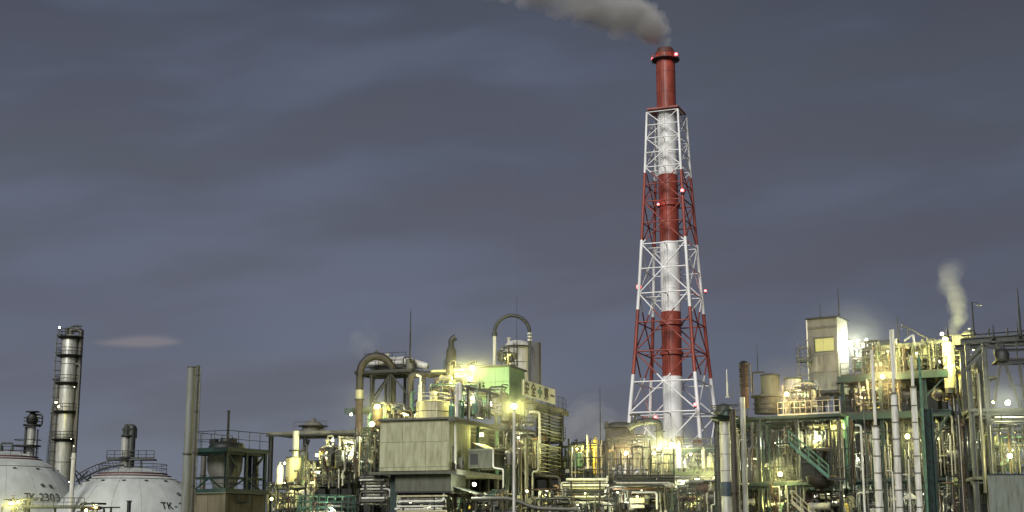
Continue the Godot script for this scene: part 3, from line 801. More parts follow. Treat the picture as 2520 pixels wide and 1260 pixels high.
	P("platform", MB.new().tube(V(0, 94), V(0, 97), 17, -1, 20).tube(V(0, 40), V(0, 44), 20, -1, 20).span(-45, 70, 36, 39, -16, 16), "steel_dark", t)
	P("railing", rail_run(MB.new(), [V(-45, 39, 16), V(70, 39, 16)], 20, 0.9, 18).ring(V(0, 112), 16, 0.8), "steel_grey", t)
	P("head_pipes", MB.new().pipe([V(-10, 96), V(-10, 118), V(6, 122), V(18, 116), V(18, 90)], 4.0).tube(V(-4, 96), V(-4, 124), 6), "steel_grey", t)
	solo_pipe(182, 1115, 160, [V(0, 0), V(0, -120), V(0, -420)], 5.5, "white_paint", "upright white pipe between the two gas tanks", {"flanges": [0.1, 1.3]})
	solo_pipe(318, 1232, 140, [V(0, 0), V(0, -60), V(0, -380)], 5.0, "black", "short black vent pipe with a cap in front of the right gas tank", {"flanges": [0.02]})
	t = thing("gangway", "narrow gangway with thin railings low in front of the left gas tank", "walkway", 55, 1248, 150, 0.0)
	P("deck", MB.new().span(0, 150, -3, 0, -30, 0), "grating", t)
	P("railing", rail_run(MB.new(), [V(0, 0), V(150, 0)], 22, 1.0, 22), "steel_grey", t)
	for x in [10, 75, 140]: P("leg", MB.new().tube(V(x, g_y, -15), V(x, -3, -15), 3), "steel_dark", t)
	clutter(0, 1275, 150, 52, 55, 30, 71, 10, "valves and short pipes at the lower left corner below the yellow lamp")
	clutter(175, 1290, 150, 90, 50, 30, 72, 8, "pipework at the bottom edge between the two gas tanks")
	lamp(28, 1238, 146, 75, "yellow floodlight in front of the left gas tank", 1, "bulb_yellow", 1.5)
	lamp(212, 1256, 146, 40, "lamp at the bottom edge between the two gas tanks", 0, "bulb_yellow", 1.3)
	lamp(146, 806, 200, 12, "white lamp on the head of the tallest silver column", 0, "bulb_white", 1.2)
	lamp(138, 990, 196, 30, "lamp halfway up the tallest silver column", 1, "bulb_yellow", 1.3)
	lamp(144, 1001, 195, 30, "second lamp close below and right of the lamp halfway up the tallest column", 0, "bulb_yellow", 1.2)
	var dots := [[183, 952, "highest of the tiny lamps on the pipe right of the tallest column"], [175, 1080, "middle tiny lamp on the pipe right of the tallest column"], [181, 1098, "tiny lamp just above the white pipe between the gas tanks"], [170, 1186, "lowest tiny lamp at the foot of the tallest column"]]
	for q in dots: lamp(q[0], q[1], 198, 3, q[2], 0, "bulb_white", 0.45, "tiny lamps on the tallest column")
	# tall pale pipe with its darker companion
	d = 78.0
	t = thing("vent_stack", "tall pale vent pipe in front, left of the green tower", "chimney", 455.5, 1260, d, 0.0)
	P("lower_tube", MB.new().tube(V(0, g_y), V(0, 140), 10.6, -1, 24), "stack_grey", t)
	P("upper_tube", MB.new().tube(V(0, 140), V(0, 352), 10, -1, 24), "stack_grey", t)
	P("flange", MB.new().tube(V(0, 138), V(0, 142), 13.2, -1, 24), "pipe_grey", t)
	P("rim", MB.new().ring(V(0, 352), 10.5, 0.9), "steel_grey", t)
	t = thing("vent_stack", "darker slim pipe standing against the tall pale vent pipe", "chimney", 471.5, 1260, 79.5, 0.0)
	P("tube", MB.new().tube(V(0, g_y), V(0, 356), 6, -1, 18), "pipe_grey", t)
	for y in [60, 140, 240, 330]: P("clamp", MB.new().tube(V(0, y), V(0, y + 3), 7, -1, 18), "steel_dark", t)
	ladder(t, 6, 6, 20, 340, false, 8)

func green_tower() -> void:
	# the corner tower with a hopper under a railed roof; one corner points at the viewer
	var d := 82.0; var ty := 0.55
	var t := thing("steel_tower", "green steel tower with railed roof deck right of the tall pale pipe", "steel tower", 555, 1210, d, ty)
	frame(t, [-112, -56, 0], [0, -70, -140], [0, 100], {"decks": [0, 100], "rails": [100], "railh": 45.0, "cw": 7.0, "mat": "steel_teal", "deckmat": "deck_plate", "edge": 8.0, "skip": [[1, 0], [1, 1], [0, 1]], "braces": [[-112, 0, -56, 34, 0], [0, 0, -56, 34, 0], [-112, 96, -80, 60, -140], [0, 96, -40, 60, -140]]})
	for q in [[0, 0, -70, 34], [-140, 0, -70, 34], [0, 96, -36, 60], [-140, 96, -104, 60]]:
		P("brace", MB.new().bar(V(0, q[1], q[0]), V(0, q[3], q[2]), 3.5, 3.5), "steel_teal", t)
	P("middle_rail", MB.new().ibeam(V(-112, 34, 0), V(-3, 34, 0), 4, 6), "steel_teal", t)
	P("middle_rail", MB.new().ibeam(V(0, 34, -3), V(0, 34, -140), 4, 6), "steel_teal", t)
	P("lower_railing", rail_run(MB.new(), [V(-120, 3, 8), V(8, 3, 8), V(8, 3, -148)], 30), "steel_teal", t)
	t = thing("hopper_silo", "round grey hopper hanging inside the green tower", "silo", 552, 1178, 84.4, ty)
	P("shell", MB.new().tube(V(0, 22), V(0, 66), 42, -1, 32), "pipe_grey", t)
	P("band", MB.new().tube(V(0, 38), V(0, 50), 43, -1, 32), "concrete_dark", t)
	P("cone", MB.new().tube(V(0, -30), V(0, 22), 24, 42, 32), "pipe_grey", t)
	P("outlet", MB.new().tube(V(0, -60), V(0, -30), 12, -1, 16), "steel_grey", t)
	t = thing("roof_fan", "low round fan housing with a pipe mast on the green tower's roof deck", "fan housing", 558, 1109, 84.4, ty)
	P("housing", MB.new().lathe([Vector2(44, 0), Vector2(44, 10), Vector2(38, 18), Vector2(18, 22), Vector2(16, 30), Vector2(0.001, 31)], Vector3.ZERO, 28), "steel_dark", t)
	P("mast", MB.new().tube(V(2, 28), V(2, 94), 3.2, -1, 12), "steel_dark", t)
	P("mast_cap", MB.new().tube(V(2, 94), V(2, 98), 4.2, -1, 12), "steel_dark", t)
	for x in [-30, 30]: P("motor_box", MB.new().span(x - 8, x + 8, 16, 28, 6, 22), "steel_dark", t)
	for q in [[500, 7, "pipe_grey", "grey riser at the left front of the green tower"], [612, 7, "blue_pipe", "bluish riser at the right front of the green tower"], [628, 8, "pipe_grey", "thick grey riser at the right corner of the green tower"]]:
		solo_pipe(q[0], 1118, 85, [V(0, 0, -10), V(0, -100, -10), V(0, -520, -10)], q[1], q[2], q[3], {"flanges": [0.5]})
	lamp(471, 1195, 80.5, 14, "round white lamp at the left foot of the green tower", 0, "bulb_white", 1.0)
	# the brown concrete base
	t = thing("concrete_base", "brown concrete base block under the green tower", "concrete block", 555, 1212, 81.6, ty)
	for k in 2:
		P("wall_panel", MB.new().span(-116 + k * 58.0, -116 + k * 58.0 + 57.2, g_y, -2, -8, -1.0 - 0.6 * (k % 2)), "brown_wall", t)
	for k in 3:
		P("wall_panel", MB.new().span(-8, -1.0 - 0.6 * (k % 2), g_y, -2, -9 - 45.0 * (k + 1) + 0.8, -9 - 45.0 * k), "brown_wall", t)
	P("core", MB.new().span(-115, -8.5, g_y, -6, -143, -8.5), "concrete_dark", t)
	P("corner_pilaster", MB.new().span(-6, 3, g_y, -2, -7, 2.5), "brown_wall", t)
	P("coping", MB.new().span(-122, 6, -1.8, 1, -150, 5), "concrete_dark", t)
	P("wall_pipe", MB.new().pipe([V(5, -4, -40), V(5, -22, -40), V(5, -22, -80), V(5, -4, -80)], 2), "steel_teal", t)

# ---------- centre block ----------
func stroke(b: MB, o: Vector3, ux: Vector3, uy: Vector3, a: Array, w: float) -> void:
	var p: Vector3 = o + ux * a[0] + uy * a[1]; var q: Vector3 = o + ux * a[2] + uy * a[3]
	var dir: Vector3 = (q - p).normalized(); var nn := ux.cross(uy).normalized(); var side := nn.cross(dir).normalized()
	p -= dir * w * 0.4; q += dir * w * 0.4
	b.box((p + q) * 0.5, Vector3(w, 0.5, p.distance_to(q)), Basis(side, nn, dir))

func safety_sign() -> void:
	var glyphs := [
		[[0.5, 1, 0.5, 0.88], [0.12, 0.85, 0.88, 0.85], [0.12, 0.85, 0.12, 0.7], [0.88, 0.85, 0.88, 0.7], [0.08, 0.45, 0.92, 0.45], [0.42, 0.75, 0.25, 0.3], [0.25, 0.3, 0.78, 0.03], [0.68, 0.45, 0.5, 0.2], [0.5, 0.2, 0.12, 0.02]],
		[[0.5, 1, 0.06, 0.6], [0.5, 1, 0.94, 0.6], [0.28, 0.56, 0.72, 0.56], [0.22, 0.3, 0.78, 0.3], [0.08, 0.03, 0.92, 0.03], [0.5, 0.56, 0.5, 0.03]],
		[],
		[[0.25, 1, 0.1, 0.82], [0.2, 0.92, 0.46, 0.92], [0.64, 1, 0.5, 0.82], [0.6, 0.92, 0.92, 0.92], [0.12, 0.74, 0.82, 0.74], [0.82, 0.74, 0.82, 0.57], [0.14, 0.57, 0.82, 0.57], [0.14, 0.57, 0.14, 0.39], [0.14, 0.39, 0.9, 0.39], [0.9, 0.39, 0.82, 0.12], [0.5, 0.74, 0.5, 0.0], [0.48, 0.38, 0.1, 0.06]],
		[[0.08, 0.52, 0.92, 0.52]]]
	var t := thing("safety_sign", "row of five white sign boards with black Japanese characters and a green cross", "sign", 1288, 972, 106.5)
	var w := 51.0; var h := 39.0
	for i in 5:
		var z0 := -i * (w + 2.5)
		P("sign_board", MB.new().span(-1.5, 0, 0, h, z0 - w, z0), "sign_white", t)
		var b := MB.new()
		var o := V(0.6, h * 0.12, z0 - w * 0.14); var ux := V(0, 0, -w * 0.72); var uy := V(0, h * 0.76)
		if i == 2:
			b.box(o + ux * 0.5 + uy * 0.5, V(0.6, h * 0.74, w * 0.24)); b.box(o + ux * 0.5 + uy * 0.5, V(0.7, h * 0.25, w * 0.68))
		for s in glyphs[i]: stroke(b, o, ux, uy, s, 5.8)
		P("character", b, "sign_green" if i == 2 else "black", t)
	var fr := MB.new()
	for i in 6: fr.bar(V(-3.5, -8, -i * (w + 2.5) + 1), V(-3.5, h, -i * (w + 2.5) + 1), 2, 2)
	fr.bar(V(-3.5, h * 0.3, 0), V(-3.5, h * 0.3, -5 * w - 12), 1.5, 1.5)
	P("sign_frame", fr, "steel_dark", t)

func concrete_building() -> void:
	var d := 97.0
	var t := thing("control_building", "concrete clad control building with flat overhanging roof in the centre", "building", 1105, 1157, d)
	var w := 175.0 / C
	# cladding: three rows of sheets on the front
	var rows := [[0.0, 8.5], [9.2, 70.0], [70.7, 123.0]]
	for r in rows.size():
		for k in 9:
			var x0 := -w + w * k / 9.0; var x1 := -w + w * (k + 1) / 9.0 - 0.35
			P("wall_sheet", MB.new().span(x0, x1, rows[r][0], rows[r][1], -4, 0.25 * ((k * 7 + r * 3) % 3)), "concrete_pale" if (k * 5 + r) % 3 else "concrete", t)
	P("core_wall", MB.new().span(-w + 0.5, -1, -1, 122, -147, -4.5), "concrete_dark", t)
	for k in 3:
		P("wall_sheet", MB.new().span(-1.0, 0.6 + 0.3 * (k % 2), 0, 123, -2 - 48.0 * (k + 1) + 0.5, -2 - 48.0 * k), "concrete", t)
	P("doorway", MB.new().span(0.4, 1.4, 2, 60, -40, -16), "concrete_dark", t)
	P("roof_slab", MB.new().span(-w - 2, 16, 124, 129, -320, 8), "roof_edge", t)
	P("roof_fascia", MB.new().span(-1, 18, 118, 123.8, -322, 9), "concrete_dark", t)
	P("floor_slab", MB.new().span(-w - 30, 18, -8, -1.2, -330, -2), "concrete_dark", t)
	P("floor_edge", MB.new().span(18.3, 21, -10, 2, -334, 4), "roof_edge", t)
	P("drain_pipe", MB.new().pipe([V(12, 117, -8), V(12, 20, -8), V(12, 16, -14)], 2.3, 10), "white_paint", t)
	P("drain_pipe", MB.new().pipe([V(6, 117, -30), V(6, 4, -30)], 1.6, 8), "white_paint", t)
	P("air_unit", MB.new().span(2, 14, 0, 34, -66, -50), "lift_panel", t)
	P("air_unit_grille", MB.new().ring(V(14.3, 20, -58), 5.5, 0.8, Basis(Vector3.BACK, PI / 2), 16, 4).ring(V(14.3, 20, -58), 3, 0.6, Basis(Vector3.BACK, PI / 2), 12, 4), "black", t)
	for z in [-170, -318]: P("roof_post", MB.new().ibeam(V(12, -1, z), V(12, 118, z), 7, 7), "steel_mint", t)
	# lower box under the front
	P("lower_wall", MB.new().span(-w + 34, -2, -49, -8.5, -120, -20), "concrete_dark", t)
	P("lower_wall_lip", MB.new().span(-w + 33, -1, -53, -49.2, -120, -19), "steel_dark", t)
	P("stub_column", MB.new().span(-w + 14, -w + 32, g_y, -8.3, -60, -36), "steel_teal", t)
	P("stub_column", MB.new().span(-60, -44, g_y, -53.5, -120, -100), "concrete_dark", t)
	t = thing("awning", "sloping pale awning lit yellow under the concrete building's roof", "awning", 1157, 1108, 99)
	P("sheet", MB.new().box(V(30, 6, -60), V(66, 1.6, 90), Basis(Vector3.BACK, -0.42)), "cream", t)
	for z in [-20, -100]:
		P("strut", MB.new().bar(V(0, 18, z), V(0, -40, z), 2, 2), "steel_dark", t); P("strut", MB.new().bar(V(60, -8, z), V(60, -40, z), 2, 2), "steel_dark", t)
	t = thing("machine_housing", "dark box housing with a rounded corner below the lit awning", "machine", 1152, 1152, 99)
	P("body", MB.new().span(0, 62, 0, 42, -90, 0), "concrete_dark", t)
	P("lid", MB.new().span(-2, 64, 42.2, 46, -92, 2), "grey_wall", t)
	P("louvre", MB.new().span(6, 26, 8, 34, 0.2, 1.4), "black", t)
	P("drain", MB.new().pipe([V(66, 46, 3), V(66, 0, 3), V(92, -4, 3), V(92, -48, 3)], 2, 8), "white_paint", t)
	t = thing("canopy", "grey tilted canopy sheet at the right foot of the concrete building", "canopy", 1102, 1206, 98)
	P("sheet", MB.new().box(V(34, 2, -30), V(84, 2, 60), Basis(Vector3.BACK, -0.3)), "grey_wall", t)
	P("frame", MB.new().bar(V(-6, 14, 0), V(-6, -60, 0), 3, 3).bar(V(72, -10, 0), V(72, -60, 0), 3, 3), "steel_dark", t)
	lamp(1183, 1070, 102.0, 45, "long glowing lamp under the concrete building's roof, above the awning", 2, "bulb_yellow", 1.7)
	lamp(1167, 1192, 97, 25, "white lamp below the machine housing, beside the tilted canopy", 0, "bulb_white", 1.1)

func green_cabin() -> void:
	var d := 107.0
	var t := thing("green_cabin", "green panelled cabin with a dark flat roof on top of the centre block", "cabin", 1252, 1012, d)
	var w := 98.0 / C
	for r in 3:
		for k in 3:
			P("wall_panel", MB.new().span(-w + w * k / 3.0, -w + w * (k + 1) / 3.0 - 0.6, r * 37.0, r * 37.0 + 36.4, -4, -0.4 * ((r + k) % 2)), "green_wall", t)
		for k in 3:
			P("wall_panel", MB.new().span(-4, -0.4 * ((r + k) % 2), r * 37.0, r * 37.0 + 36.4, -5 - 40.0 * (k + 1) + 0.6, -5 - 40.0 * k), "green_wall", t)
	P("corner_trim", MB.new().span(-3, 1.2, 0, 111, -4.5, 1.0), "green_wall", t)
	P("back_wall", MB.new().span(-w, -4.5, 0, 110.5, -126, -122), "green_wall", t)
	P("side_wall", MB.new().span(-w, -w + 3, 0, 110.5, -121.5, -4.5), "green_wall", t)
	P("roof", MB.new().span(-w - 2, 5, 111.3, 115, -130, 5), "black", t)
	# vessel, loop pipe and rods above
	t = thing("white_silo", "white upright silo with a caged ladder behind the green cabin", "silo", 1273, 905, 114)
	P("shell", MB.new().tube(V(0, -40), V(0, 52), 30, -1, 32), "white_paint", t)
	P("top_plate", MB.new().lathe([Vector2(31, 50), Vector2(32, 53), Vector2(24, 64), Vector2(10, 68), Vector2(0.001, 69)], Vector3.ZERO, 28), "white_paint", t)
	P("girt", MB.new().ring(V(0, 12), 30.4, 0.8, Basis.IDENTITY, 32, 4).ring(V(0, -12), 30.4, 0.8, Basis.IDENTITY, 32, 4), "pipe_grey", t)
	ladder(t, 6, 30, -20, 50, true, 9)
	P("platform", MB.new().tube(V(0, 50), V(0, 52.5), 36, -1, 28), "steel_dark", t)
	P("top_valve", MB.new().tube(V(-22, 52), V(-22, 74), 4).tube(V(-22, 74), V(-22, 76), 6), "white_paint", t)
	P("side_box", MB.new().span(-10, 6, -12, 4, 30, 40), "black", t)
	P("rear_duct", MB.new().span(34, 52, -70, 64, -30, -12), "pipe_grey", t)
	t = thing("process_pipe", "slender pipe looping in a high arch over the white silo", "pipe", 1217, 896, 110.5, 0.0)
	var arc := [V(0, 74)]
	for i in 17:
		var a := PI - PI * i / 16.0
		arc.append(V(43.5 + cos(a) * 43.5, 78 + sin(a) * 43.5))
	arc.append(V(87, 60))
	P("arch", MB.new().sweep(arc, 4.6, 12), "steel_grey", t)
	P("left_leg", MB.new().tube(V(0, -14), V(0, 74), 4.2, -1, 14), "white_paint", t)
	P("right_leg", MB.new().tube(V(87, -60), V(87, 60), 3.6, -1, 14), "steel_grey", t)
	P("flange", MB.new().tube(V(0, 70), V(0, 78), 7), "steel_grey", t)
	P("insulator", MB.new().tube(V(87, 58), V(87, 62), 6).tube(V(87, 66), V(87, 70), 6).tube(V(87, 74), V(87, 78), 6), "white_paint", t)
	rod(1272, 722, 900, 113, 0.7, "thinnest lightning rod, rising through the arched pipe")
	clutter(1225, 896, 109.5, 30, 34, 20, 41, 7, "small mint coloured pump set on the green cabin's roof under the arch", {"pal": ["steel_mint", "white_paint"]})

func centre_block() -> void:
	var d := 108.0
	var t := thing("process_structure", "dark centre process structure of many floors behind the concrete building", "steel structure", 1222, 1150, d)
	frame(t, [-372, -300, -225, -150, -75, 0], [0, -140, -280, -420, -540], [-110, 0, 100], {"decks": [-110, 0, 100], "rails": [], "mat": "steel_dark", "deckmat": "grating", "cw": 9.0, "over": 4.0, "skip": [[0, 0], [1, 0]]})
	for z in [-70, -210, -350, -480]:
		P("stair_landing", MB.new().span(-2, 26, 40 if int(z) % 4 else -40, 43 if int(z) % 4 else -37, z - 40, z), "grating", t)
	P("side_railing", rail_run(MB.new(), [V(10, 103, 0), V(10, 103, -550)], 34), "steel_grey", t)
	P("side_railing", rail_run(MB.new(), [V(10, 3, 0), V(10, 3, -550)], 34), "steel_grey", t)
	P("side_railing", rail_run(MB.new(), [V(10, -107, 0), V(10, -107, -550)], 34), "steel_grey", t)
	# roof slab with the sign, standing on posts
	t = thing("roof_slab", "long flat roof slab running back under the safety sign", "roof", 1218, 972, 105.5)
	P("slab", MB.new().span(-40, 12, 0, 6, -580, 0), "concrete_dark", t)
	P("fascia", MB.new().span(12.3, 15, -7, 9, -584, 2), "roof_edge", t)
	for z in [-10, -190, -380, -560]: P("post", MB.new().ibeam(V(0, -80, z), V(0, -0.5, z), 8, 8), "steel_grey", t)
	P("post_rail", rail_run(MB.new(), [V(8, 9, -390), V(8, 9, -580)], 34), "steel_grey", t)
	safety_sign()
	# louvred coil bank on the right face
	t = thing("cooler_bank", "bank of stacked cooling coils on the right face of the centre block", "cooler", 1296, 1075, 112)
	for i in 9: P("coil", MB.new().pipe([V(6, 4 + i * 8.2, -60), V(6, 4 + i * 8.2, -250), V(14, 8 + i * 8.2, -250), V(14, 8 + i * 8.2, -60)], 1.9, 6), ["steel_dark", "steel_dark", "pipe_grey", "steel_dark", "steel_grey"][i % 5], t)
	for z in [-55, -155, -255]: P("upright", MB.new().ibeam(V(10, 0, z), V(10, 80, z), 5, 5), "steel_dark", t)
	t = thing("cooler_bank", "lower bank of cooling coils below the first one on the centre block", "cooler", 1296, 1165, 112)
	for i in 8: P("coil", MB.new().pipe([V(6, 4 + i * 9.6, -40), V(6, 4 + i * 9.6, -240), V(14, 8 + i * 9.6, -240), V(14, 8 + i * 9.6, -40)], 2.1, 6), ["steel_dark", "steel_dark", "pipe_grey", "steel_dark", "steel_grey"][i % 5], t)
	for z in [-35, -140, -245]: P("upright", MB.new().ibeam(V(10, 0, z), V(10, 84, z), 5, 5), "steel_dark", t)
	P("frame_panel", MB.new().span(15, 17, 0, 84, -60, -44), "steel_grey", t)
	# pipes on the right face
	rod(1478, 946, 1096, 117, 1.3, "thin dark rod standing right of the centre block")
	rod(1387, 972, 1085, 116, 1.0, "thin dark rod at the far right corner of the centre block")
	solo_pipe(1310, 1150, 107, [V(14, 60), V(14, -10), V(0, -10), V(0, -150)], 2.2, "dull_white", "white pipe stepping down the right face of the centre block", {"flanges": [0.5, 2.4]})
	solo_pipe(1296, 1190, 106, [V(0, 110), V(0, -60), V(-14, -60), V(-14, -140)], 2.4, "pipe_grey", "thin grey pipe just left of the white stepped pipe on the centre block")
	solo_pipe(1377, 1180, 112, [V(-60, 10), V(0, 6), V(0, -120)], 3.0, "pipe_grey", "grey pipe turning down at the far end of the centre block's right face")
	solo_pipe(1328, 1070, 108, [V(-26, 56), V(0, 56), V(0, -20)], 3.2, "cladding", "short cladded pipe bend under the roof slab's near corner", {"flanges": [1.5]})
	# left end: the brown arched duct, its frame, and the white drum on top
	t = thing("arched_duct", "thick brown duct looping in an arch at the left end of the centre block", "duct", 884, 1010, 108, 0.0)
	var arc := [V(0, 90)]
	for i in 17:
		var a := PI - PI * i / 16.0
		arc.append(V(40 + cos(a) * 40, 92 + sin(a) * 42))
	arc.append(V(80, 20))
	P("arch", MB.new().sweep(arc, 9.5, 18), "brown_duct", t)
	P("left_leg", MB.new().tube(V(0, 50), V(0, 91), 9.2, 9.5, 18), "brown_duct", t)
	P("cream_sleeve", MB.new().tube(V(0, 26), V(0, 50), 9.8, -1, 18), "cream", t)
	P("lower_leg", MB.new().tube(V(0, -160), V(0, 26), 9.0, -1, 18), "rust", t)
	P("right_leg", MB.new().tube(V(80, -20), V(80, 20), 7, 9.5, 16), "brown_duct", t)
	P("flange", MB.new().tube(V(0, 24), V(0, 28), 12, -1, 18).tube(V(0, 88), V(0, 91), 11.5, -1, 18).tube(V(80, 14), V(80, 18), 11.5, -1, 18), "steel_dark", t)
	P("peak_fin", MB.new().box(V(40, 144, 0), V(8, 8, 3), Basis(Vector3.BACK, 0.78)), "brown_duct", t)
	t = thing("brace_tower", "small dark frame with cross braces inside the brown arched duct", "steel frame", 1008, 1004, 107)
	frame(t, [-140, -104, -52, 0], [0, -90], [0, 92], {"decks": [0, 92], "cw": 6.0, "bh": 7.0, "mat": "steel_dark", "deckmat": "deck_plate", "braces": [[-104, 4, -54, 84, 0], [-50, 84, -3, 30, 0], [-104, 84, -138, 40, -90], [-52, 4, -2, 40, -90]], "edge": 7.0})
	P("deck_fascia", MB.new().span(-152, 8, -6, 5, 8.6, 10.5), "steel_teal", t)
	P("side_step", MB.new().span(-172, -148, -10, 4, -30, 10), "blue_pipe", t)
	t = thing("horizontal_drum", "white horizontal drum with ribs and a coned end on top of the brown duct's frame", "drum", 908, 896, 110)
	lying(t, 15, 100, "white_paint", 3)
	P("cone_end", MB.new().tube(V(98, 0), V(158, -12), 15, 7, 20), "white_paint", t)
	P("rib", MB.new().bar(V(2, 5, 15), V(96, 5, 15), 1.2, 1.2).bar(V(2, -5, 15.2), V(96, -5, 15.2), 1.2, 1.2), "steel_grey", t)
	P("railing", rail_run(MB.new(), [V(0, -14, 26), V(110, -14, 26)], 36, 0.8), "steel_dark", t)
	t = thing("mast_base", "grey pedestal box at the foot of the tallest lightning rod", "pedestal", 1010, 920, 108)
	P("pedestal", MB.new().tube(V(0, -4), V(0, 36), 11, -1, 18), "lift_panel", t)
	P("cross_bar", MB.new().span(-16, 18, 20, 24, 2, 6), "steel_dark", t)
	P("hoop", MB.new().pipe([V(-15, -4, 10), V(-15, 40, 10), V(0, 40, 10)], 1.6), "steel_dark", t)
	rod(1009, 754, 886, 107.5, 2.2, "tallest lightning rod on the centre block, left of the dark bent stack")
	solo_pipe(1010, 922, 106, [V(0, -130, -6), V(0, 0, -6), V(60, 2, -6), V(118, 6, -6)], 8.0, "brown_duct", "brown duct running level from the rod's pedestal to the brightest lamp", {"bend": 1.2, "flanges": [1.5]})
	t = thing("platform_shelf", "flat pale plate ledge left of the brightest lamp", "ledge", 1060, 916, 105.5)
	P("plate", MB.new().span(0, 90, 0, 5, -30, 0), "cream", t)
	P("edge", MB.new().span(-1, 91, -4, -0.3, -30, 0.6), "deck_plate", t)
	t = thing("exhaust_stack", "short dark brown stack with a bent mouth left of the brightest lamp", "chimney", 1110, 905, 110, 0.0)
	P("barrel", MB.new().tube(V(0, -30), V(0, 44), 12.5, -1, 20), "brown_duct", t)
	P("mouth", MB.new().tube(V(0, 43.5), V(0, 52), 11, 8, 16).pipe([V(0, 50), V(0, 70), V(11, 76)], 7.5, 14, 2.5), "black", t)
	P("strap", MB.new().tube(V(0, 20), V(0, 22), 13, -1, 20), "steel_dark", t)
	P("side_pipe", MB.new().tube(V(-16, -30), V(-16, 20), 2.4).tube(V(-15, 20), V(-8, 26), 2.2), "blue_pipe", t)
	t = thing("round_tank", "wide cream tank glowing under the lamps, on the concrete building's roof", "tank", 1066, 1032, 103)
	P("shell", MB.new().tube(V(0, 0), V(0, 40), 41, -1, 40), "cream", t)
	P("girt", MB.new().ring(V(0, 18), 41.3, 0.8, Basis.IDENTITY, 40, 4), "brown_duct", t)
	P("roof", MB.new().lathe([Vector2(42, 40), Vector2(42, 42), Vector2(10, 48), Vector2(0.001, 48)], Vector3.ZERO, 36), "cream", t)
	P("railing", MB.new().ring(V(0, 62), 40, 0.8, Basis.IDENTITY, 36, 4).ring(V(0, 52), 40, 0.6, Basis.IDENTITY, 36, 4), "white_paint", t)
	for a in [2.2, 1.0]: P("ladder_rail", MB.new().bar(V(cos(a) * 42, 0, sin(a) * 42), V(cos(a) * 42, 64, sin(a) * 42), 1.2, 1.2), "white_paint", t)
	t = thing("upright_vessel", "small mint green tank to the right of the wide cream tank", "tank", 1112, 1030, 102)
	upright(t, 8, 34, "steel_mint", 1)
	t = thing("upright_vessel", "banded pale vessel with a bent vent left of the brightest lamp", "vessel", 1037, 992, 105)
	upright(t, 9, 48, "cladding", 3)
	P("vent", MB.new().pipe([V(-3, 48), V(-3, 66), V(-14, 70)], 3.0), "white_paint", t)
	solo_pipe(1014, 965, 102.5, [V(10, 0), V(0, 0), V(0, -36), V(6, -46)], 3.4, "steel_mint", "mint green pipe hooked over beside the brown arched duct's frame", {"flanges": [1.5]})
	solo_pipe(1124, 1025, 100, [V(0, 0), V(0, 78), V(8, 82), V(8, 40)], 4.6, "white_paint", "thick white riser under the brightest lamp", {"bend": 1.6, "flanges": [0.4, 0.8]})
	t = thing("jib_beam", "black sloping jib beam in front of the green cabin", "beam", 1132, 947, 101)
	P("beam", MB.new().bar(V(0, 0), V(100, -28), 3.0, 5.5), "black", t)
	P("stay", MB.new().bar(V(52, -14), V(52, 2), 4, 4).bar(V(78, -22), V(84, -48), 2.4, 2.4), "black", t)
	clutter(1030, 1000, 104, 110, 75, 40, 21, 26, "yellow lit pipes and valves above the wide cream tank", {"pal": ["cream", "cream", "white_paint", "yellow", "steel_mint", "cladding", "rust"]})
	clutter(1120, 1030, 101, 110, 90, 40, 22, 34, "tangle of cream pipes under the brightest lamp and the jib beam", {"pal": ["cream", "white_paint", "cream", "steel_mint", "cladding", "pipe_grey"]})
	clutter(1095, 945, 105, 60, 50, 30, 23, 12, "small valves on the plate ledge left of the brightest lamp", {"pal": ["cream", "white_paint", "rust"]})
	t = thing("hopper", "grey funnel hopper between pipes above the concrete building's roof", "hopper", 1180, 1012, 100)
	P("funnel", MB.new().tube(V(0, -14), V(0, 2), 14, 4, 4).tube(V(0, 2), V(0, 24), 4, -1, 10), "pipe_grey", t)
	P("rim", MB.new().tube(V(0, -17), V(0, -14), 15, -1, 4), "steel_grey", t)
	clutter(895, 1062, 104, 62, 58, 60, 24, 22, "bright yellow vessels under the teal deck left of the concrete building", {"pal": ["cream", "yellow", "cladding", "steel_mint", "white_paint"], "big": 1.5})
	clutter(958, 1032, 104, 60, 28, 40, 25, 10, "banded cream drums behind the concrete building's roof edge", {"pal": ["cream", "white_paint"], "big": 1.5})
	lamp(1162, 905, 103, 135, "brightest floodlight, on the left of the green cabin", 1, "bulb_yellow", 2.0)
	lamp(1158, 932, 103, 60, "second lamp just below the brightest floodlight", 0, "bulb_yellow", 1.6)
	lamp(1265, 1000, 80, 100, "round lamp on a tall white post in front of the centre block", 3, "bulb_yellow", 1.75)
	lamp(928, 1001, 103, 42, "long glowing lamp under the teal deck at the left of the centre block", 2, "bulb_yellow", 1.9)
	lamp(915, 1044, 102, 45, "lamp below the long one at the left of the centre block", 0, "bulb_yellow", 1.4)
	lamp(1209, 994, 101, 25, "white lamp between the post lamp and the brightest floodlight", 0, "bulb_white", 1.3)
	lamp(1297, 1209, 104, 8, "small round lamp right of the lamp post's lower part", 0, "bulb_white", 0.7)
	lamp(864, 1020, 104, 6, "little lamp on a thin post left of the brown duct's leg", 0, "bulb_white", 0.8)
	# dim interior clutter on the floors
	clutter(860, 1150, 106, 75, 100, 90, 26, 30, "dark pipework left of the concrete building", {"pal": ["steel_dark", "rust", "pipe_grey", "steel_dark", "cladding"]})
	clutter(1230, 1150, 109, 70, 92, 60, 27, 34, "shadowy pipes and valves behind the lamp post", {"pal": ["steel_dark", "pipe_grey", "cladding", "rust"]})
	clutter(1228, 1045, 110, 70, 70, 50, 28, 26, "pipework under the roof slab's near end", {"pal": ["cream", "cladding", "pipe_grey", "rust"]})
	clutter(1205, 1150, 101, 60, 45, 30, 29, 12, "thin railings and pipes right of the machine housing", {"pal": ["pipe_grey", "white_paint", "steel_grey"]})
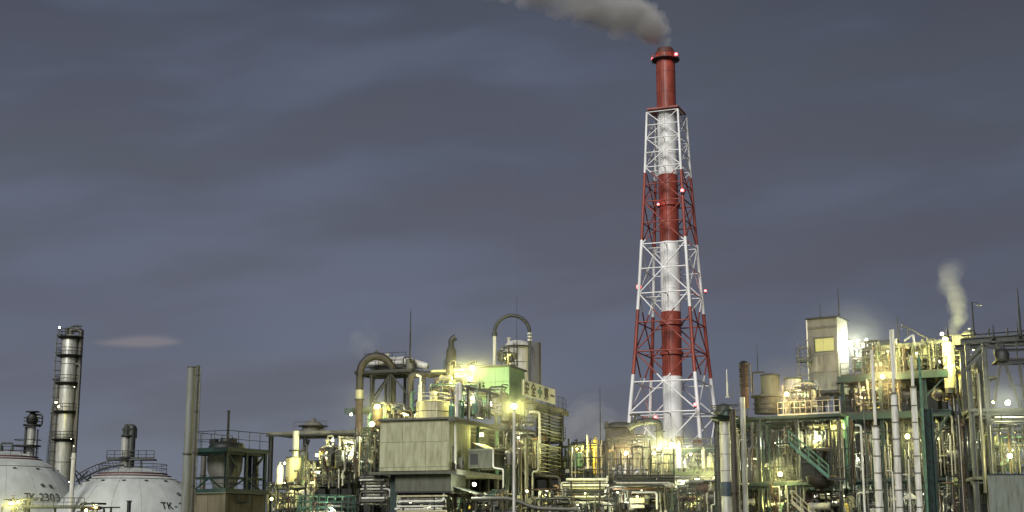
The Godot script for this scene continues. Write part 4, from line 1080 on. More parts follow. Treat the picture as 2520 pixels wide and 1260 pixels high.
	pipe_bundle(880, 1245, 100, 75, 80, 11, 31, "stacked level pipes lower left of the concrete building", ["cladding", "steel_dark", "pipe_grey", "white_paint"])
	pipe_bundle(962, 1262, 99, 140, 48, 8, 32, "level pipes under the concrete building's lower box", ["white_paint", "cladding", "steel_dark", "cream"])
	clutter(960, 1285, 102, 150, 70, 40, 33, 26, "vessels and pipes below the concrete building's lower box", {"pal": ["cladding", "cream", "steel_mint", "white_paint", "steel_dark"]})
	clutter(1110, 1285, 101, 130, 75, 50, 34, 34, "lit pipes and drums at the bottom edge left of the lamp post", {"pal": ["cream", "steel_mint", "white_paint", "steel_dark", "yellow"], "big": 1.2})
	clutter(1275, 1285, 104, 120, 90, 60, 35, 26, "dim pipes at the bottom edge right of the lamp post", {"pal": ["steel_dark", "pipe_grey", "cladding", "rust"]})
	solo_pipe(1160, 1228, 97, [V(0, 0), V(100, 2), V(150, -22), V(260, -26)], 5.0, "pipe_grey", "grey pipe crossing low behind the lamp post and sloping down right", {"bend": 6.0, "yaw": 0.1})
	lamp(1100, 1240, 103, 30, "lamp inside the pipework under the concrete building", 0, "bulb_yellow", 1.0)
	lamp(1205, 1246, 102, 30, "lamp inside the pipes at the bottom edge left of the lamp post", 0, "bulb_yellow", 1.0)
	lamp(1010, 1236, 104, 18, "lamp among level pipes below the concrete building's lower box", 0, "bulb_white", 0.9)

# ---------- left of the centre: canopy, lit drums, railed tank ----------
func left_centre() -> void:
	var t := thing("canopy_structure", "open frame with a dark flat canopy right of the green tower", "steel structure", 835, 1188, 112)
	frame(t, [-190, -95, 0, 40], [0, -130], [0], {"decks": [0], "mat": "steel_dark", "cw": 9.0, "over": 122.0, "edge": 8.0, "deckmat": "deck_plate", "braces": [[-182, 30, -150, 116, -130]]})
	P("canopy_slab", MB.new().span(-196, 50, 119.5, 126, -150, 14), "roof_edge", t)
	P("canopy_edge", MB.new().span(-197, 51, 115, 119.2, 10, 14.5), "steel_dark", t)
	t = thing("domed_tank", "grey domed tank top with railing above the dark canopy", "tank", 770, 1062, 116)
	P("shell", MB.new().lathe([Vector2(26, -10), Vector2(26, 14), Vector2(18, 22), Vector2(7, 25), Vector2(6, 32), Vector2(0.001, 34)], Vector3.ZERO, 24), "lift_panel", t)
	P("platform", MB.new().tube(V(0, 12), V(0, 14), 36, -1, 24), "steel_grey", t)
	P("railing", rail_run(MB.new(), [V(-48, 0, 10), V(40, 0, 10)], 24, 0.9), "galvanised", t)
	t = thing("lit_silo", "bright yellow lit silo standing under the dark canopy", "silo", 722, 1166, 110)
	P("shell", MB.new().tube(V(0, -20), V(0, 38), 19, -1, 24), "cream", t)
	P("neck", MB.new().tube(V(4, 38), V(4, 104), 8, -1, 16), "cladding", t)
	P("collar", MB.new().tube(V(4, 54), V(4, 57), 16, -1, 16).tube(V(0, 38), V(0, 40), 20, -1, 24), "steel_dark", t)
	t = thing("gas_bottle", "upright white bottle shaped vessel left of the lit silo", "vessel", 688, 1196, 108)
	upright(t, 8, 52, "white_paint", 1, {"head": 1.2, "pipe": false})
	t = thing("upright_vessel", "grey vessel behind the canopy's middle column", "vessel", 745, 1170, 113)
	upright(t, 13, 60, "pipe_grey", 2)
	t = thing("lit_drum", "largest cream drum lit yellow at the right end under the canopy", "drum", 805, 1152, 109)
	upright(t, 20, 56, "cream", 2, {"head": 0.9})
	clutter(780, 1158, 107, 60, 62, 30, 51, 16, "yellow lit drums and elbows under the canopy's right end", {"pal": ["cream", "white_paint", "yellow"], "big": 1.5})
	clutter(725, 1186, 108, 120, 34, 50, 52, 22, "small pipes along the floor under the canopy", {"pal": ["cladding", "rust", "cream", "steel_dark"]})
	clutter(830, 1160, 106, 50, 84, 30, 53, 18, "knobbly white valves between canopy and brown duct", {"pal": ["white_paint", "cladding", "steel_dark"]})
	clutter(655, 1262, 107, 100, 72, 50, 54, 26, "bright pipes low between the green tower and the railed tank", {"pal": ["white_paint", "cream", "steel_dark", "cladding"], "big": 1.3})
	clutter(655, 1205, 110, 90, 25, 40, 55, 10, "valves on the deck edge left of the lit silo", {"pal": ["rust", "cladding", "steel_dark"]})
	t = thing("railed_tank", "wide tank whose roof carries a teal railing, low left of the concrete building", "tank", 803, 1264, 98)
	P("shell", MB.new().tube(V(0, g_y), V(0, 0), 70, -1, 48), "steel_mint", t)
	P("roof", MB.new().lathe([Vector2(71, 0), Vector2(71, 3), Vector2(10, 7), Vector2(0.001, 7)], Vector3.ZERO, 40), "deck_plate", t)
	var r := MB.new()
	for h in [42.0, 28.0, 14.0]: r.ring(V(0, h), 70, 1.1, Basis.IDENTITY, 40, 5)
	for i in 22: r.bar(V(cos(TAU * i / 22) * 70, 3, sin(TAU * i / 22) * 70), V(cos(TAU * i / 22) * 70, 42, sin(TAU * i / 22) * 70), 1.4, 1.4)
	P("railing", r, "steel_mint", t)
	clutter(765, 1260, 99, 70, 24, 30, 56, 10, "fittings on the railed tank's roof", {"pal": ["white_paint", "cladding", "steel_mint"]})
	lamp(780, 1120, 108, 40, "lamp above the cream drums under the canopy", 0, "bulb_yellow", 1.0)
	lamp(700, 1140, 106.5, 42, "lamp lighting the yellow silo under the canopy", 0, "bulb_yellow", 0.7)
	lamp(668, 1228, 106, 30, "lamp low between the green tower and the railed tank", 0, "bulb_yellow", 0.9)
	lamp(818, 1084, 108, 14, "lamp high under the canopy's right end", 0, "bulb_white", 0.9)

const YR := 0.52
func RD(px: float) -> float:   # how far off the right block's front lies at a given column of the photograph
	return 108.0 + maxf(0.0, 2330.0 - px) * 0.0165 if px > 2070.0 else 110.0 + maxf(0.0, 2062.0 - px) * 0.0165

# ---------- between the centre and the right block ----------
func mid_right() -> void:
	var t := thing("low_structure", "low dark process structure between the centre block and the chimney's foot", "steel structure", 1640, 1172, 124, 0.2)
	frame(t, [-260, -170, -85, 0], [0, -130], [-70, 0], {"decks": [-70, 0], "mat": "steel_dark", "cw": 8.0, "rails": [0], "railmat": "steel_grey"})
	t = thing("dark_tank", "dark rust coloured tank box with a curved roof left of the bent duct", "tank", 1520, 1098, 122, 0.1)
	P("body", MB.new().span(-30, 40, 0, 46, -60, 0), "brown_duct", t)
	P("roof", MB.new().lathe([Vector2(40, 0), Vector2(36, 8), Vector2(20, 14), Vector2(0.001, 16)], V(5, 46.2, -30), 24), "steel_grey", t)
	P("lug", MB.new().span(-32, -22, 46, 60, -8, 2).span(30, 38, 40, 56, 0, 8), "black", t)
	P("girt", MB.new().span(-31, 41, 14, 17, 0.2, 2), "pipe_grey", t)
	P("valve", MB.new().ring(V(28, 30, 4), 7, 2.0, Basis(Vector3.RIGHT, PI / 2), 16, 6), "steel_grey", t)
	solo_pipe(1545, 1048, 119, [V(0, -6), V(22, 8), V(62, 12), V(77, 6), V(77, -62)], 9.0, "steel_grey", "thick dark bent duct in front of the chimney's foot", {"bend": 2.0, "flanges": [1.4, 3.3], "flangemat": "black"})
	t = thing("duct_valve", "black handwheel valve on top of the thick bent duct", "valve", 1563, 1032, 118.5, 0.0)
	P("stem", MB.new().tube(V(0, -6), V(0, 10), 3), "black", t)
	P("wheel", MB.new().span(-13, 13, 9, 13, -3, 3), "black", t)
	clutter(1385, 1160, 121, 110, 76, 60, 61, 46, "brightly lit yellow pipework between the centre block and the dark tank", {"pal": ["cream", "yellow", "white_paint", "cream", "cladding", "steel_mint"], "big": 1.25})
	t = thing("upright_vessel", "slim bright yellow column in the lit pipework right of the centre block", "column", 1466, 1168, 119)
	upright(t, 6, 86, "yellow", 1, {"head": 0.8})
	P("saddle_drum", MB.new().tube(V(-22, 70, 0), V(6, 70, 0), 8, -1, 16), "yellow", t)
	solo_pipe(1445, 1090, 119, [V(0, 20), V(0, -30), V(0, -60)], 2.2, "white_paint", "pointed white vent left of the slim yellow column")
	clutter(1490, 1150, 121, 100, 80, 40, 62, 26, "dark pipework round the orange lamp", {"pal": ["rust", "steel_dark", "pipe_grey", "brown_duct", "cladding"]})
	clutter(1585, 1165, 122, 60, 62, 30, 63, 20, "white pipe elbows left of the twin lamps at the chimney's foot", {"pal": ["white_paint", "cream", "cladding"], "big": 1.3})
	t = thing("cream_tank", "square cream tank lit by the twin lamps at the chimney's foot", "tank", 1637, 1152, 123)
	P("body", MB.new().span(-24, 16, 0, 42, -40, 0), "cream", t)
	P("lid", MB.new().span(-26, 18, 42.2, 45, -42, 2), "pipe_grey", t)
	P("rib", MB.new().span(-24, 16, 18, 20, 0.2, 1.6).span(-24, 16, 32, 34, 0.2, 1.6), "cream", t)
	t = thing("pump_platform", "teal platform with vessels at the right of the chimney's foot", "platform", 1782, 1158, 120, 0.12)
	frame(t, [-128, -64, 0], [0, -90], [0, 48], {"decks": [0, 48], "rails": [48], "railh": 26.0, "mat": "steel_teal", "colmat": "steel_teal", "deckmat": "deck_plate", "cw": 7.0, "skip": [[1, 0]], "railmat": "galvanised"})
	for q in [[1672, 62, 6, "white_paint", "tallest white cylinder on the teal platform"], [1686, 22, 6, "cladding", "short white bottle on the teal platform"], [1732, 50, 5, "cream", "slim cream column right of centre on the teal platform"], [1748, 34, 9, "cream", "cream drum at the right end of the teal platform"]]:
		t = thing("upright_vessel", q[3 + 1], "vessel", q[0], 1155, 118)
		upright(t, q[2], q[1], q[3], 1, {"head": 1.0, "foot": -2.0})
	clutter(1690, 1156, 119, 90, 40, 30, 64, 22, "small pipes among the vessels on the teal platform", {"pal": ["cream", "white_paint", "rust", "steel_mint", "pipe_grey"]})
	t = thing("dust_collector", "red brown box on a post at the chimney's foot", "equipment box", 1672, 1092, 125)
	P("box", MB.new().span(-10, 8, 0, 18, -16, 0), "maroon", t)
	P("chute", MB.new().tube(V(0, -18), V(0, 0), 3, 8, 8), "maroon", t)
	P("post", MB.new().bar(V(0, -80), V(0, -18), 3, 3), "steel_dark", t)
	t = thing("walkway_bridge", "short railed walkway with a red panel below the chimney", "walkway", 1706, 1104, 126, 0.1)
	P("deck", MB.new().span(0, 56, 0, 5, -20, 0), "deck_plate", t)
	P("railing", rail_run(MB.new(), [V(0, 5), V(56, 5)], 20, 0.9, 14), "galvanised", t)
	P("panel", MB.new().span(0, 22, 10, 22, 1, 2), "maroon", t)
	P("leg", MB.new().bar(V(4, -60, -8), V(4, 0, -8), 3, 3).bar(V(52, -60, -8), V(52, 0, -8), 3, 3), "steel_dark", t)
	lamp(1541, 1116, 117, 62, "orange tinted lamp in front of the dark tank", 0, "bulb_warm", 1.9)
	lamp(1652, 1092, 118, 70, "upper of the twin lamps at the chimney's foot", 1, "bulb_yellow", 1.4)
	lamp(1620, 1105, 118.5, 35, "middle lamp just left of the twin lamps' upper one", 0, "bulb_white", 1.0)
	lamp(1609, 1116, 118, 60, "lower left of the lamps at the chimney's foot", 0, "bulb_yellow", 1.4)
	lamp(1716, 1182, 117, 70, "left of two long lamps under the teal platform", 2, "bulb_yellow", 1.6)
	lamp(1761, 1178, 117, 80, "right of two long lamps under the teal platform", 2, "bulb_yellow", 1.7)
	lamp(1420, 1105, 118, 60, "lamp hidden among the bright yellow pipework right of the centre block", 0, "bulb_yellow", 0.8)
	lamp(1700, 1118, 117, 22, "lamp between the vessels of the teal platform", 0, "bulb_white", 0.7)
	clutter(1650, 1205, 117, 120, 24, 20, 65, 14, "yellow lit pipe ends below the two long lamps", {"pal": ["yellow", "cream", "white_paint"], "big": 1.3})
	clutter(1650, 1285, 116, 130, 85, 60, 66, 34, "dim pots and pipes at the bottom edge under the teal platform", {"pal": ["steel_dark", "pipe_grey", "rust", "cladding", "steel_dark"]})
	clutter(1490, 1262, 114, 120, 70, 40, 67, 44, "knot of small lit valves at the bottom edge below the orange lamp", {"pal": ["cladding", "rust", "cream", "steel_dark", "white_paint"], "big": 0.9})
	clutter(1380, 1285, 116, 120, 70, 40, 68, 20, "dark pipes at the bottom edge right of the centre block", {"pal": ["steel_dark", "pipe_grey", "rust"]})
	pipe_bundle(1380, 1240, 111, 120, 62, 9, 36, "level pipes right of the centre block, two of them brightly lit", ["white_paint", "steel_dark", "steel_dark", "steel_dark", "rust", "steel_grey"], 0.1)
	pipe_bundle(1500, 1205, 111, 150, 38, 6, 37, "level pipes under the low dark structure", ["dull_white", "steel_dark", "rust", "steel_dark"], 0.05)
	solo_pipe(1500, 1246, 110, [V(-20, 6), V(4, 6), V(4, -120)], 4.0, "white_paint", "stout white pipe bending down at the bottom edge below the orange lamp", {"flanges": [1.3]})
	solo_pipe(1616, 1212, 110, [V(-60, 0), V(0, 0), V(0, -40)], 2.4, "white_paint", "white pipe ending in a drop, right of the knot of valves")
	t = thing("cover_box", "pale box cover lit beside the knot of valves at the bottom edge", "cover", 1550, 1238, 112)
	P("cover", MB.new().span(0, 36, 0, 12, -16, 0), "cream", t)
	P("flap", MB.new().box(V(18, -8, -4), V(34, 8, 1.5), Basis(Vector3.RIGHT, 0.4)), "white_paint", t)
	lamp(1520, 1212, 111, 18, "small lamp above the knot of valves at the bottom edge", 0, "bulb_white", 0.6)
	lamp(1568, 1222, 110.5, 14, "small lamp over the pale box cover at the bottom edge", 0, "bulb_yellow", 0.6)
	lamp(1440, 1214, 110, 10, "small lamp by the level pipes right of the centre block", 0, "bulb_yellow", 0.5)

# ---------- right block ----------
func lift_tower() -> void:
	var t := thing("lift_tower", "tall grey panelled lift tower with one lit window", "tower", 2067, 966, 113, 0.56)
	var w := 72.0 / C; var rows := [[0, 52], [52.6, 96], [96.6, 166], [166.6, 187]]
	var x0 := -w
	for r in rows.size():
		for k in 2:
			var a := x0 + k * w * 0.5 + 0.2; var b := x0 + (k + 1) * w * 0.5 - 0.2
			if r == 2: continue
			P("wall_panel", MB.new().span(a, b, rows[r][0], rows[r][1], -4, 0.35 * ((r + k) % 2)), "lift_panel", t)
	# the row with the window opening
	P("wall_panel", MB.new().span(x0 + 0.2, x0 + 17, 96.6, 166, -4, 0.2), "lift_panel", t)
	P("wall_panel", MB.new().span(-9, -0.2, 96.6, 166, -4, 0.2), "lift_panel", t)
	P("wall_panel", MB.new().span(x0 + 17.2, -9.2, 96.6, 105, -4, 0.0), "lift_panel", t)
	P("wall_panel", MB.new().span(x0 + 17.2, -9.2, 138, 166, -4, 0.0), "lift_panel", t)
	var wn := P("window", MB.new().span(x0 + 17.4, -9.4, 105.4, 137.6, -3.6, -2.8), "window_glow", t, "lit yellow window")
	P("frame", MB.new().span(x0 + 16, -8, 103, 105.2, -2, 1.4).span(x0 + 16, -8, 137.8, 140, -2, 1.4).span(x0 + 15, x0 + 17, 105.3, 137.7, -2, 1.4).span(-9.3, -7.4, 105.3, 137.7, -2, 1.4), "steel_grey", wn)
	P("mullion", MB.new().span(x0 + 38, x0 + 39.5, 105.4, 137.6, -2.7, -1.2), "cream", wn)
	for r in rows.size():
		P("side_panel", MB.new().span(-4, 0.25 * (r % 2), rows[r][0], rows[r][1], -76, -4.2), "lift_panel", t)
	P("back_wall", MB.new().span(x0, -4.2, 0, 187, -80, -76.5), "lift_panel", t)
	P("left_wall", MB.new().span(x0 + 0.1, x0 + 3, 0, 187, -76, -4.3), "lift_panel", t)
	P("floor", MB.new().span(x0 + 3.2, -4.4, 0, 4, -76, -4.4), "concrete_dark", t)
	P("roof", MB.new().span(x0 - 4, 4, 187.4, 191, -84, 4), "black", t)
	P("cornice", MB.new().span(x0 - 0.5, 1, 162, 164.5, 0.5, 1.6), "concrete_dark", t)
	P("gutter_pipe", MB.new().tube(V(x0 - 2, 186, 1), V(x0 - 2, 20, 1), 1.8, -1, 8), "white_paint", t)
	for x in [x0 + 20, -20]: P("leg", MB.new().ibeam(V(x, g_y, -30), V(x, -0.5, -30), 10, 10), "steel_dark", t)
	P("hook_arm", MB.new().tube(V(-4, 24, 6), V(24, 24, 8), 4, -1, 10), "black", t)
	rod(2065, 705, 776, 113.5, 1.8, "lightning rod on the right of the lift tower's roof")
	rod(2019, 744, 779, 113.5, 1.0, "short thin lightning rod on the left of the lift tower's roof")
	t = thing("caged_platform", "wire cage landing with curved hoops left of the lift tower", "landing", 1984, 1000, 114)
	ladder(t, 0, 0, -20, 150, true, 22)
	P("landing", MB.new().span(-18, 18, 60, 63, -24, 10).span(-18, 18, 110, 113, -24, 10), "steel_teal", t)
	P("hoop", MB.new().pipe([V(-18, 60, 4), V(-18, 130, 4), V(12, 165, 4)], 1.0), "galvanised", t)
	P("railing", rail_run(MB.new(), [V(-18, 113, 10), V(18, 113, 10)], 30), "steel_grey", t)

func right_block() -> void:
	# left half
	var t := thing("process_structure", "teal framed process structure left of the lift tower", "steel structure", 2062, 1022, 110, YR)
	frame(t, [-318, -205, -105, 0], [0, -140, -280], [-165, 0], {"decks": [-165, 0], "cw": 9.0, "bh": 10.0, "mat": "steel_teal", "colmat": "steel_grey", "deckmat": "grating", "rails": [], "edge": 8.0})
	P("railing", rail_run(MB.new(), [V(-150, 4, 8), V(8, 4, 8)], 34, 1.0, 14), "dull_white", t)
	P("railing", rail_run(MB.new(), [V(-318, 4, 8), V(-230, 4, 8)], 34, 0.9), "steel_dark", t)
	P("railing", rail_run(MB.new(), [V(-318, -161, 8), V(-100, -161, 8)], 34, 0.9), "steel_grey", t)
	t = thing("staircase", "steep teal staircase with pale handrails in the right block", "stairs", 1942, 1090, 105.5, 0.15)
	stairs(t, V(0, 0), V(92, -84), 22, "steel_mint")
	P("top_landing", MB.new().span(-30, 2, -4, 0, -24, 2), "grating", t)
	P("foot_landing", MB.new().span(88, 130, -90, -86, -24, 2), "grating", t)
	t = thing("staircase", "lower flight of the right block's stairs, yellow handrails at the bottom edge", "stairs", 1950, 1236, 105.5, 0.15)
	stairs(t, V(0, 0), V(80, -78), 20, "cream")
	t = thing("white_column", "pale tall column with a round platform at the left end of the right block", "column", 1787, 1180, 106, 0.0)
	P("shell", MB.new().tube(V(0, g_y), V(0, 152), 13, -1, 28), "cladding", t)
	for y in [20, 60, 108]: P("joint", MB.new().tube(V(0, y), V(0, y + 1.5), 13.5, -1, 28), "pipe_grey", t)
	P("platform", MB.new().lathe([Vector2(13, 140), Vector2(34, 148), Vector2(36, 151), Vector2(13, 151.5)], Vector3.ZERO, 28), "steel_teal", t)
	P("head", MB.new().lathe([Vector2(14, 152), Vector2(22, 156), Vector2(22, 166), Vector2(18, 178), Vector2(8, 184), Vector2(0.001, 185)], Vector3.ZERO, 24), "steel_grey", t)
	P("railing", MB.new().ring(V(0, 178), 34, 0.9, Basis.IDENTITY, 28, 5).ring(V(0, 165), 34, 0.7, Basis.IDENTITY, 28, 5), "steel_dark", t)
	P("teal_hood", MB.new().lathe([Vector2(12, 152), Vector2(12, 160), Vector2(0.001, 174)], V(2, 0, 24), 10), "steel_teal", t)
	P("base_sleeve", MB.new().tube(V(0, -40), V(0, -6), 15, -1, 24), "blue_pipe", t)
	solo_pipe(1808, 1180, 104, [V(0, 170), V(0, -500)], 8.0, "brown_duct", "dark thick riser right of the pale column with the round platform", {"flanges": [0.3, 0.5]})
	solo_pipe(1833, 1180, 106, [V(0, 200), V(0, -500)], 6.5, "cladding", "silvery riser second to the right of the pale column", {"flanges": [0.15, 0.3, 0.42]})
	solo_pipe(1818, 1180, 107, [V(0, 110), V(0, -500)], 4.5, "pipe_grey", "thin pale riser between the dark and the silvery risers", {"flanges": [0.2]})
	solo_pipe(1852, 1100, 106, [V(0, 60), V(0, 0), V(-10, -10), V(-10, -80)], 3.4, "pipe_grey", "short grey pipe with a kink right of the silvery riser", {"flanges": [0.5]})
	t = thing("ringed_stack", "dark ribbed stack wound with rings at the right block's left end", "chimney", 1833, 985, 112, 0.0)
	P("barrel", MB.new().tube(V(0, -20), V(0, 88), 10, -1, 20), "rust", t)
	for i in 9: P("ring", MB.new().ring(V(0, 34 + i * 6.2), 11.2, 1.5, Basis.IDENTITY, 20, 5), "brown_duct", t)
	P("cap", MB.new().lathe([Vector2(11, 88), Vector2(12, 92), Vector2(5, 97), Vector2(0.001, 98)], Vector3.ZERO, 16), "steel_dark", t)
	P("side_pipe", MB.new().pipe([V(8, 92), V(16, 90), V(16, 20)], 1.8), "pipe_grey", t)
	t = thing("beige_tank", "beige cylindrical tank on the teal structure left of the lift tower", "tank", 1896, 972, RD(1896) + 1.5)
	P("shell", MB.new().tube(V(0, 0), V(0, 46), 23, -1, 32), "concrete_dark", t)
	P("lid", MB.new().lathe([Vector2(24, 46), Vector2(24, 49), Vector2(8, 53), Vector2(0.001, 53)], Vector3.ZERO, 28), "steel_dark", t)
	P("platform", MB.new().tube(V(-6, -6), V(-6, -2), 42, -1, 32), "deck_plate", t)
	P("stand", MB.new().tube(V(-8, -46), V(-8, -6.5), 32, -1, 28), "steel_dark", t)
	P("railing", MB.new().ring(V(-8, -22), 36, 0.8, Basis.IDENTITY, 28, 5).ring(V(-8, -34), 36, 0.8, Basis.IDENTITY, 28, 5), "steel_grey", t)
	solo_pipe(1853, 970, 111, [V(0, 0), V(0, 53), V(30, 54)], 2.2, "black", "black pipe hooked like a gallows left of the beige tank", {"bend": 1.5})
	rod(1865, 842, 916, 112, 1.2, "lightning rod above the gallows pipe, left of the lift tower")
	rod(1790, 906, 978, 107, 2.4, "white antenna post right of the chimney's lattice", "", "white_paint")
	rod(1803, 928, 978, 108, 1.0, "short thin rod right of the white antenna post", "", "galvanised")
	t = thing("low_tank", "low lit tank with a dark rim beside the lamp left of the lift tower", "tank", 1952, 958, RD(1952) + 2.0)
	P("shell", MB.new().tube(V(0, -6), V(0, 24), 20, -1, 24), "cladding", t)
	P("rim", MB.new().tube(V(0, 24), V(0, 28), 23, -1, 24), "steel_teal", t)
	lift_tower()
	clutter(1925, 1015, RD(1925) + 1.0, 76, 70, 40, 81, 26, "white pipes and valves around the lamp left of the lift tower", {"pal": ["white_paint", "cladding", "cream", "pipe_grey", "steel_mint"]})
	clutter(1900, 1120, RD(1900) + 1.0, 60, 80, 40, 82, 20, "dim pipes under the teal deck left of the staircase", {"pal": ["steel_dark", "pipe_grey", "steel_teal"]})
	clutter(1960, 1110, RD(1960) + 1.0, 110, 62, 40, 83, 26, "warm lit drums hanging behind the staircase", {"pal": ["cream", "cream", "rust", "white_paint", "brown_duct"], "big": 1.5})
	clutter(1880, 1180, RD(1880) + 1.0, 60, 60, 40, 84, 22, "lit valves left of the staircase's foot", {"pal": ["white_paint", "cladding", "rust", "cream"]})
	clutter(1865, 1285, RD(1865) + 1.0, 110, 84, 50, 85, 34, "lit pipes at the bottom edge under the staircase", {"pal": ["steel_mint", "cream", "cladding", "rust", "white_paint"], "big": 1.1})
	clutter(1980, 1285, RD(1980) + 1.0, 100, 80, 40, 86, 34, "warm lit pots at the bottom edge left of the banded pipes", {"pal": ["cream", "rust", "white_paint", "steel_dark", "yellow"], "big": 1.3})
	clutter(1795, 1285, RD(1795) + 1.0, 70, 230, 40, 87, 30, "tall risers and valves between the pale column and the staircase", {"pal": ["pipe_grey", "cladding", "steel_dark", "white_paint"]})
	t = thing("hanging_bowl", "wide dark bowl shaped vessel bottom under the staircase's foot", "vessel", 2022, 1182, 107)
	P("bowl", MB.new().lathe([Vector2(0.001, -22), Vector2(18, -19), Vector2(32, -10), Vector2(36, 2), Vector2(36, 8)], Vector3.ZERO, 24), "brown_duct", t)
	P("rim", MB.new().ring(V(0, 8), 36, 1.5), "steel_dark", t)
	# right half
	t = thing("process_structure", "teal framed main process structure right of the lift tower", "steel structure", 2330, 1012, 108, YR)
	frame(t, [-258, -160, -50, 0], [0, -150, -300], [-165, 0, 95], {"decks": [-165, 0, 95], "cw": 9.0, "bh": 11.0, "mat": "steel_teal", "deckmat": "grating", "edge": 9.0, "skip": [[3, 0]], "braces": [[-46, 40, 8, 92, 2], [-46, -60, 8, -6, 2]]})
	P("fascia", MB.new().span(-266, 12, -12, 3, 9.6, 11.4), "steel_teal", t)
	P("fascia", MB.new().span(-266, 12, 84, 98, 9.6, 11.4), "steel_teal", t)
	P("railing", rail_run(MB.new(), [V(-258, 99, 8), V(9, 99, 8), V(9, 99, -300)], 34, 1.0), "steel_dark", t)
	P("railing", rail_run(MB.new(), [V(-258, 4, 8), V(-120, 4, 8)], 34, 1.0), "steel_dark", t)
	P("top_beam", MB.new().ibeam(V(-205, 168, -20), V(0, 176, -20), 6, 9), "galvanised", t)
	for x in [-200, -100, -4]: P("top_post", MB.new().ibeam(V(x, 98, -20), V(x, 166, -20), 5, 5), "steel_dark", t)
	t = thing("column_post", "thick mint green column right of the staircase", "column", 2087, 1150, RD(2087) - 1.0, 0.0)
	P("shaft", MB.new().tube(V(0, -4), V(0, 124), 7.5, -1, 16), "steel_mint", t)
	P("base_plate", MB.new().span(-10, 10, -8, -4.2, -10, 10), "steel_teal", t)
	# the four tall insulated risers in front
	for q in [[2215, 1260, 285, 445, 3.6, 9.0, "banded white riser, tallest of the three with its thin top above the roof"], [2264, 1260, 300, 380, 4.0, 8.0, "banded white riser, rightmost of the three"], [2165, 1260, 205, 395, 4.0, 9.6, "banded white riser, leftmost and shortest of the three"]]:
		t = thing("insulated_riser", q[6], "pipe", q[0], q[1], 99, 0.0, "banded white risers of the right block")
		P("lower_tube", MB.new().tube(V(0, g_y), V(0, q[2]), q[5], q[5] - 0.8, 24), "white_paint", t)
		P("upper_tube", MB.new().tube(V(0, q[2]), V(0, q[3]), q[4], -1, 16), "white_paint", t)
		P("collar", MB.new().tube(V(0, q[2]), V(0, q[2] + 5), q[5] + 1.5, q[5] - 2, 24), "pipe_grey", t)
		var y := 10.0
		while y < q[2] - 10:
			P("band", MB.new().tube(V(0, y), V(0, y + 2.4), q[5] + 0.7, -1, 24), "pipe_grey", t); y += 41.0
	solo_pipe(2283, 1260, 99, [V(0, 380), V(0, -400)], 3.2, "steel_mint", "thin pale green pipe along the teal post right of the banded risers")
	t = thing("teal_post", "thick dark teal post right of the banded risers", "post", 2293, 1260, 100.5, 0.0)
	P("shaft", MB.new().ibeam(V(0, g_y), V(0, 250), 26, 26), "steel_teal", t)
	P("bracket", MB.new().bar(V(8, 150), V(52, 236), 5, 5).ibeam(V(13, 242), V(60, 242), 8, 10), "steel_teal", t)
	var th := [[2135, 1200, 200, 1.6, "pipe_grey", "thin pipe left of the banded risers"], [2127, 1230, 180, 2.6, "white_paint", "white pipe with a flat top left of the leftmost banded riser"], [2180, 1230, 120, 1.8, "pipe_grey", "thin pipe between the left and middle banded risers"], [2240, 1240, 70, 2.2, "white_paint", "thin white pipe low between the middle and right banded risers"], [2198, 1200, 40, 2.4, "white_paint", "thin white pipe with a bend low left of the middle banded riser"]]
	for q in th: solo_pipe(q[0], q[1], 101, [V(-14, q[2]), V(0, q[2]), V(0, -300)], q[3], q[4], q[5], {"flanges": [1.2]})
	clutter(2088, 915, RD(2088) + 1.0, 90, 78, 60, 91, 44, "glaring white drums and pipes on the top deck right of the lift tower", {"pal": ["white_paint", "cladding", "cladding", "steel_mint", "cream"], "big": 1.4})
	clutter(2165, 915, RD(2165) + 1.0, 80, 70, 60, 92, 40, "pipes and valves in the middle of the right block's top deck", {"pal": ["cream", "cladding", "steel_dark", "rust", "white_paint"], "big": 1.1})
	clutter(2235, 915, RD(2235) + 1.0, 90, 74, 60, 93, 36, "yellow lit vessels at the right of the right block's top deck", {"pal": ["cream", "yellow", "white_paint", "rust", "pipe_grey"], "big": 1.3})
	t = thing("lit_vessel", "fat cream vessel on a saucer platform on the right block's top deck", "vessel", 2272, 882, RD(2272) + 1.0)
	upright(t, 11, 40, "cream", 2, {"head": 0.8})
	P("saucer", MB.new().lathe([Vector2(8, -8), Vector2(26, 0), Vector2(26, 2), Vector2(8, 1)], Vector3.ZERO, 20), "steel_grey", t)
	t = thing("vent_horn", "pointed white vent sticking up above the right block's top deck", "vent", 2199, 872, 105, 0.0)
	P("pipe", MB.new().tube(V(0, -60), V(0, 62), 4.5, 4, 12), "white_paint", t)
	P("blade", MB.new().tube(V(4, 30), V(10, 40), 7, 1, 4), "white_paint", t)
	solo_pipe(2226, 838, 106, [V(0, 0), V(22, 14), V(24, -10)], 2.6, "white_paint", "short white pipe slanting above the top deck's beam", {"bend": 1.2})
	t = thing("square_stack", "pale square stack glowing yellow where the steam rises", "chimney", 2364, 905, 110, 0.5)
	P("shaft", MB.new().span(-14, 12, -60, 80, -26, 0), "cream", t)
	P("rim", MB.new().span(-16, 14, 80.2, 83, -28, 2), "pipe_grey", t)
	P("door", MB.new().span(-8, 6, -20, 14, 0.2, 1.2), "pipe_grey", t)
	t = thing("cream_column", "yellow lit column left of the pale square stack", "column", 2338, 960, 108)
	upright(t, 13, 120, "cream", 3)
	clutter(2300, 985, RD(2300) + 1.0, 70, 130, 40, 94, 40, "yellow lit pipework left of the pale square stack", {"pal": ["cream", "yellow", "rust", "white_paint", "steel_dark"], "big": 1.2})
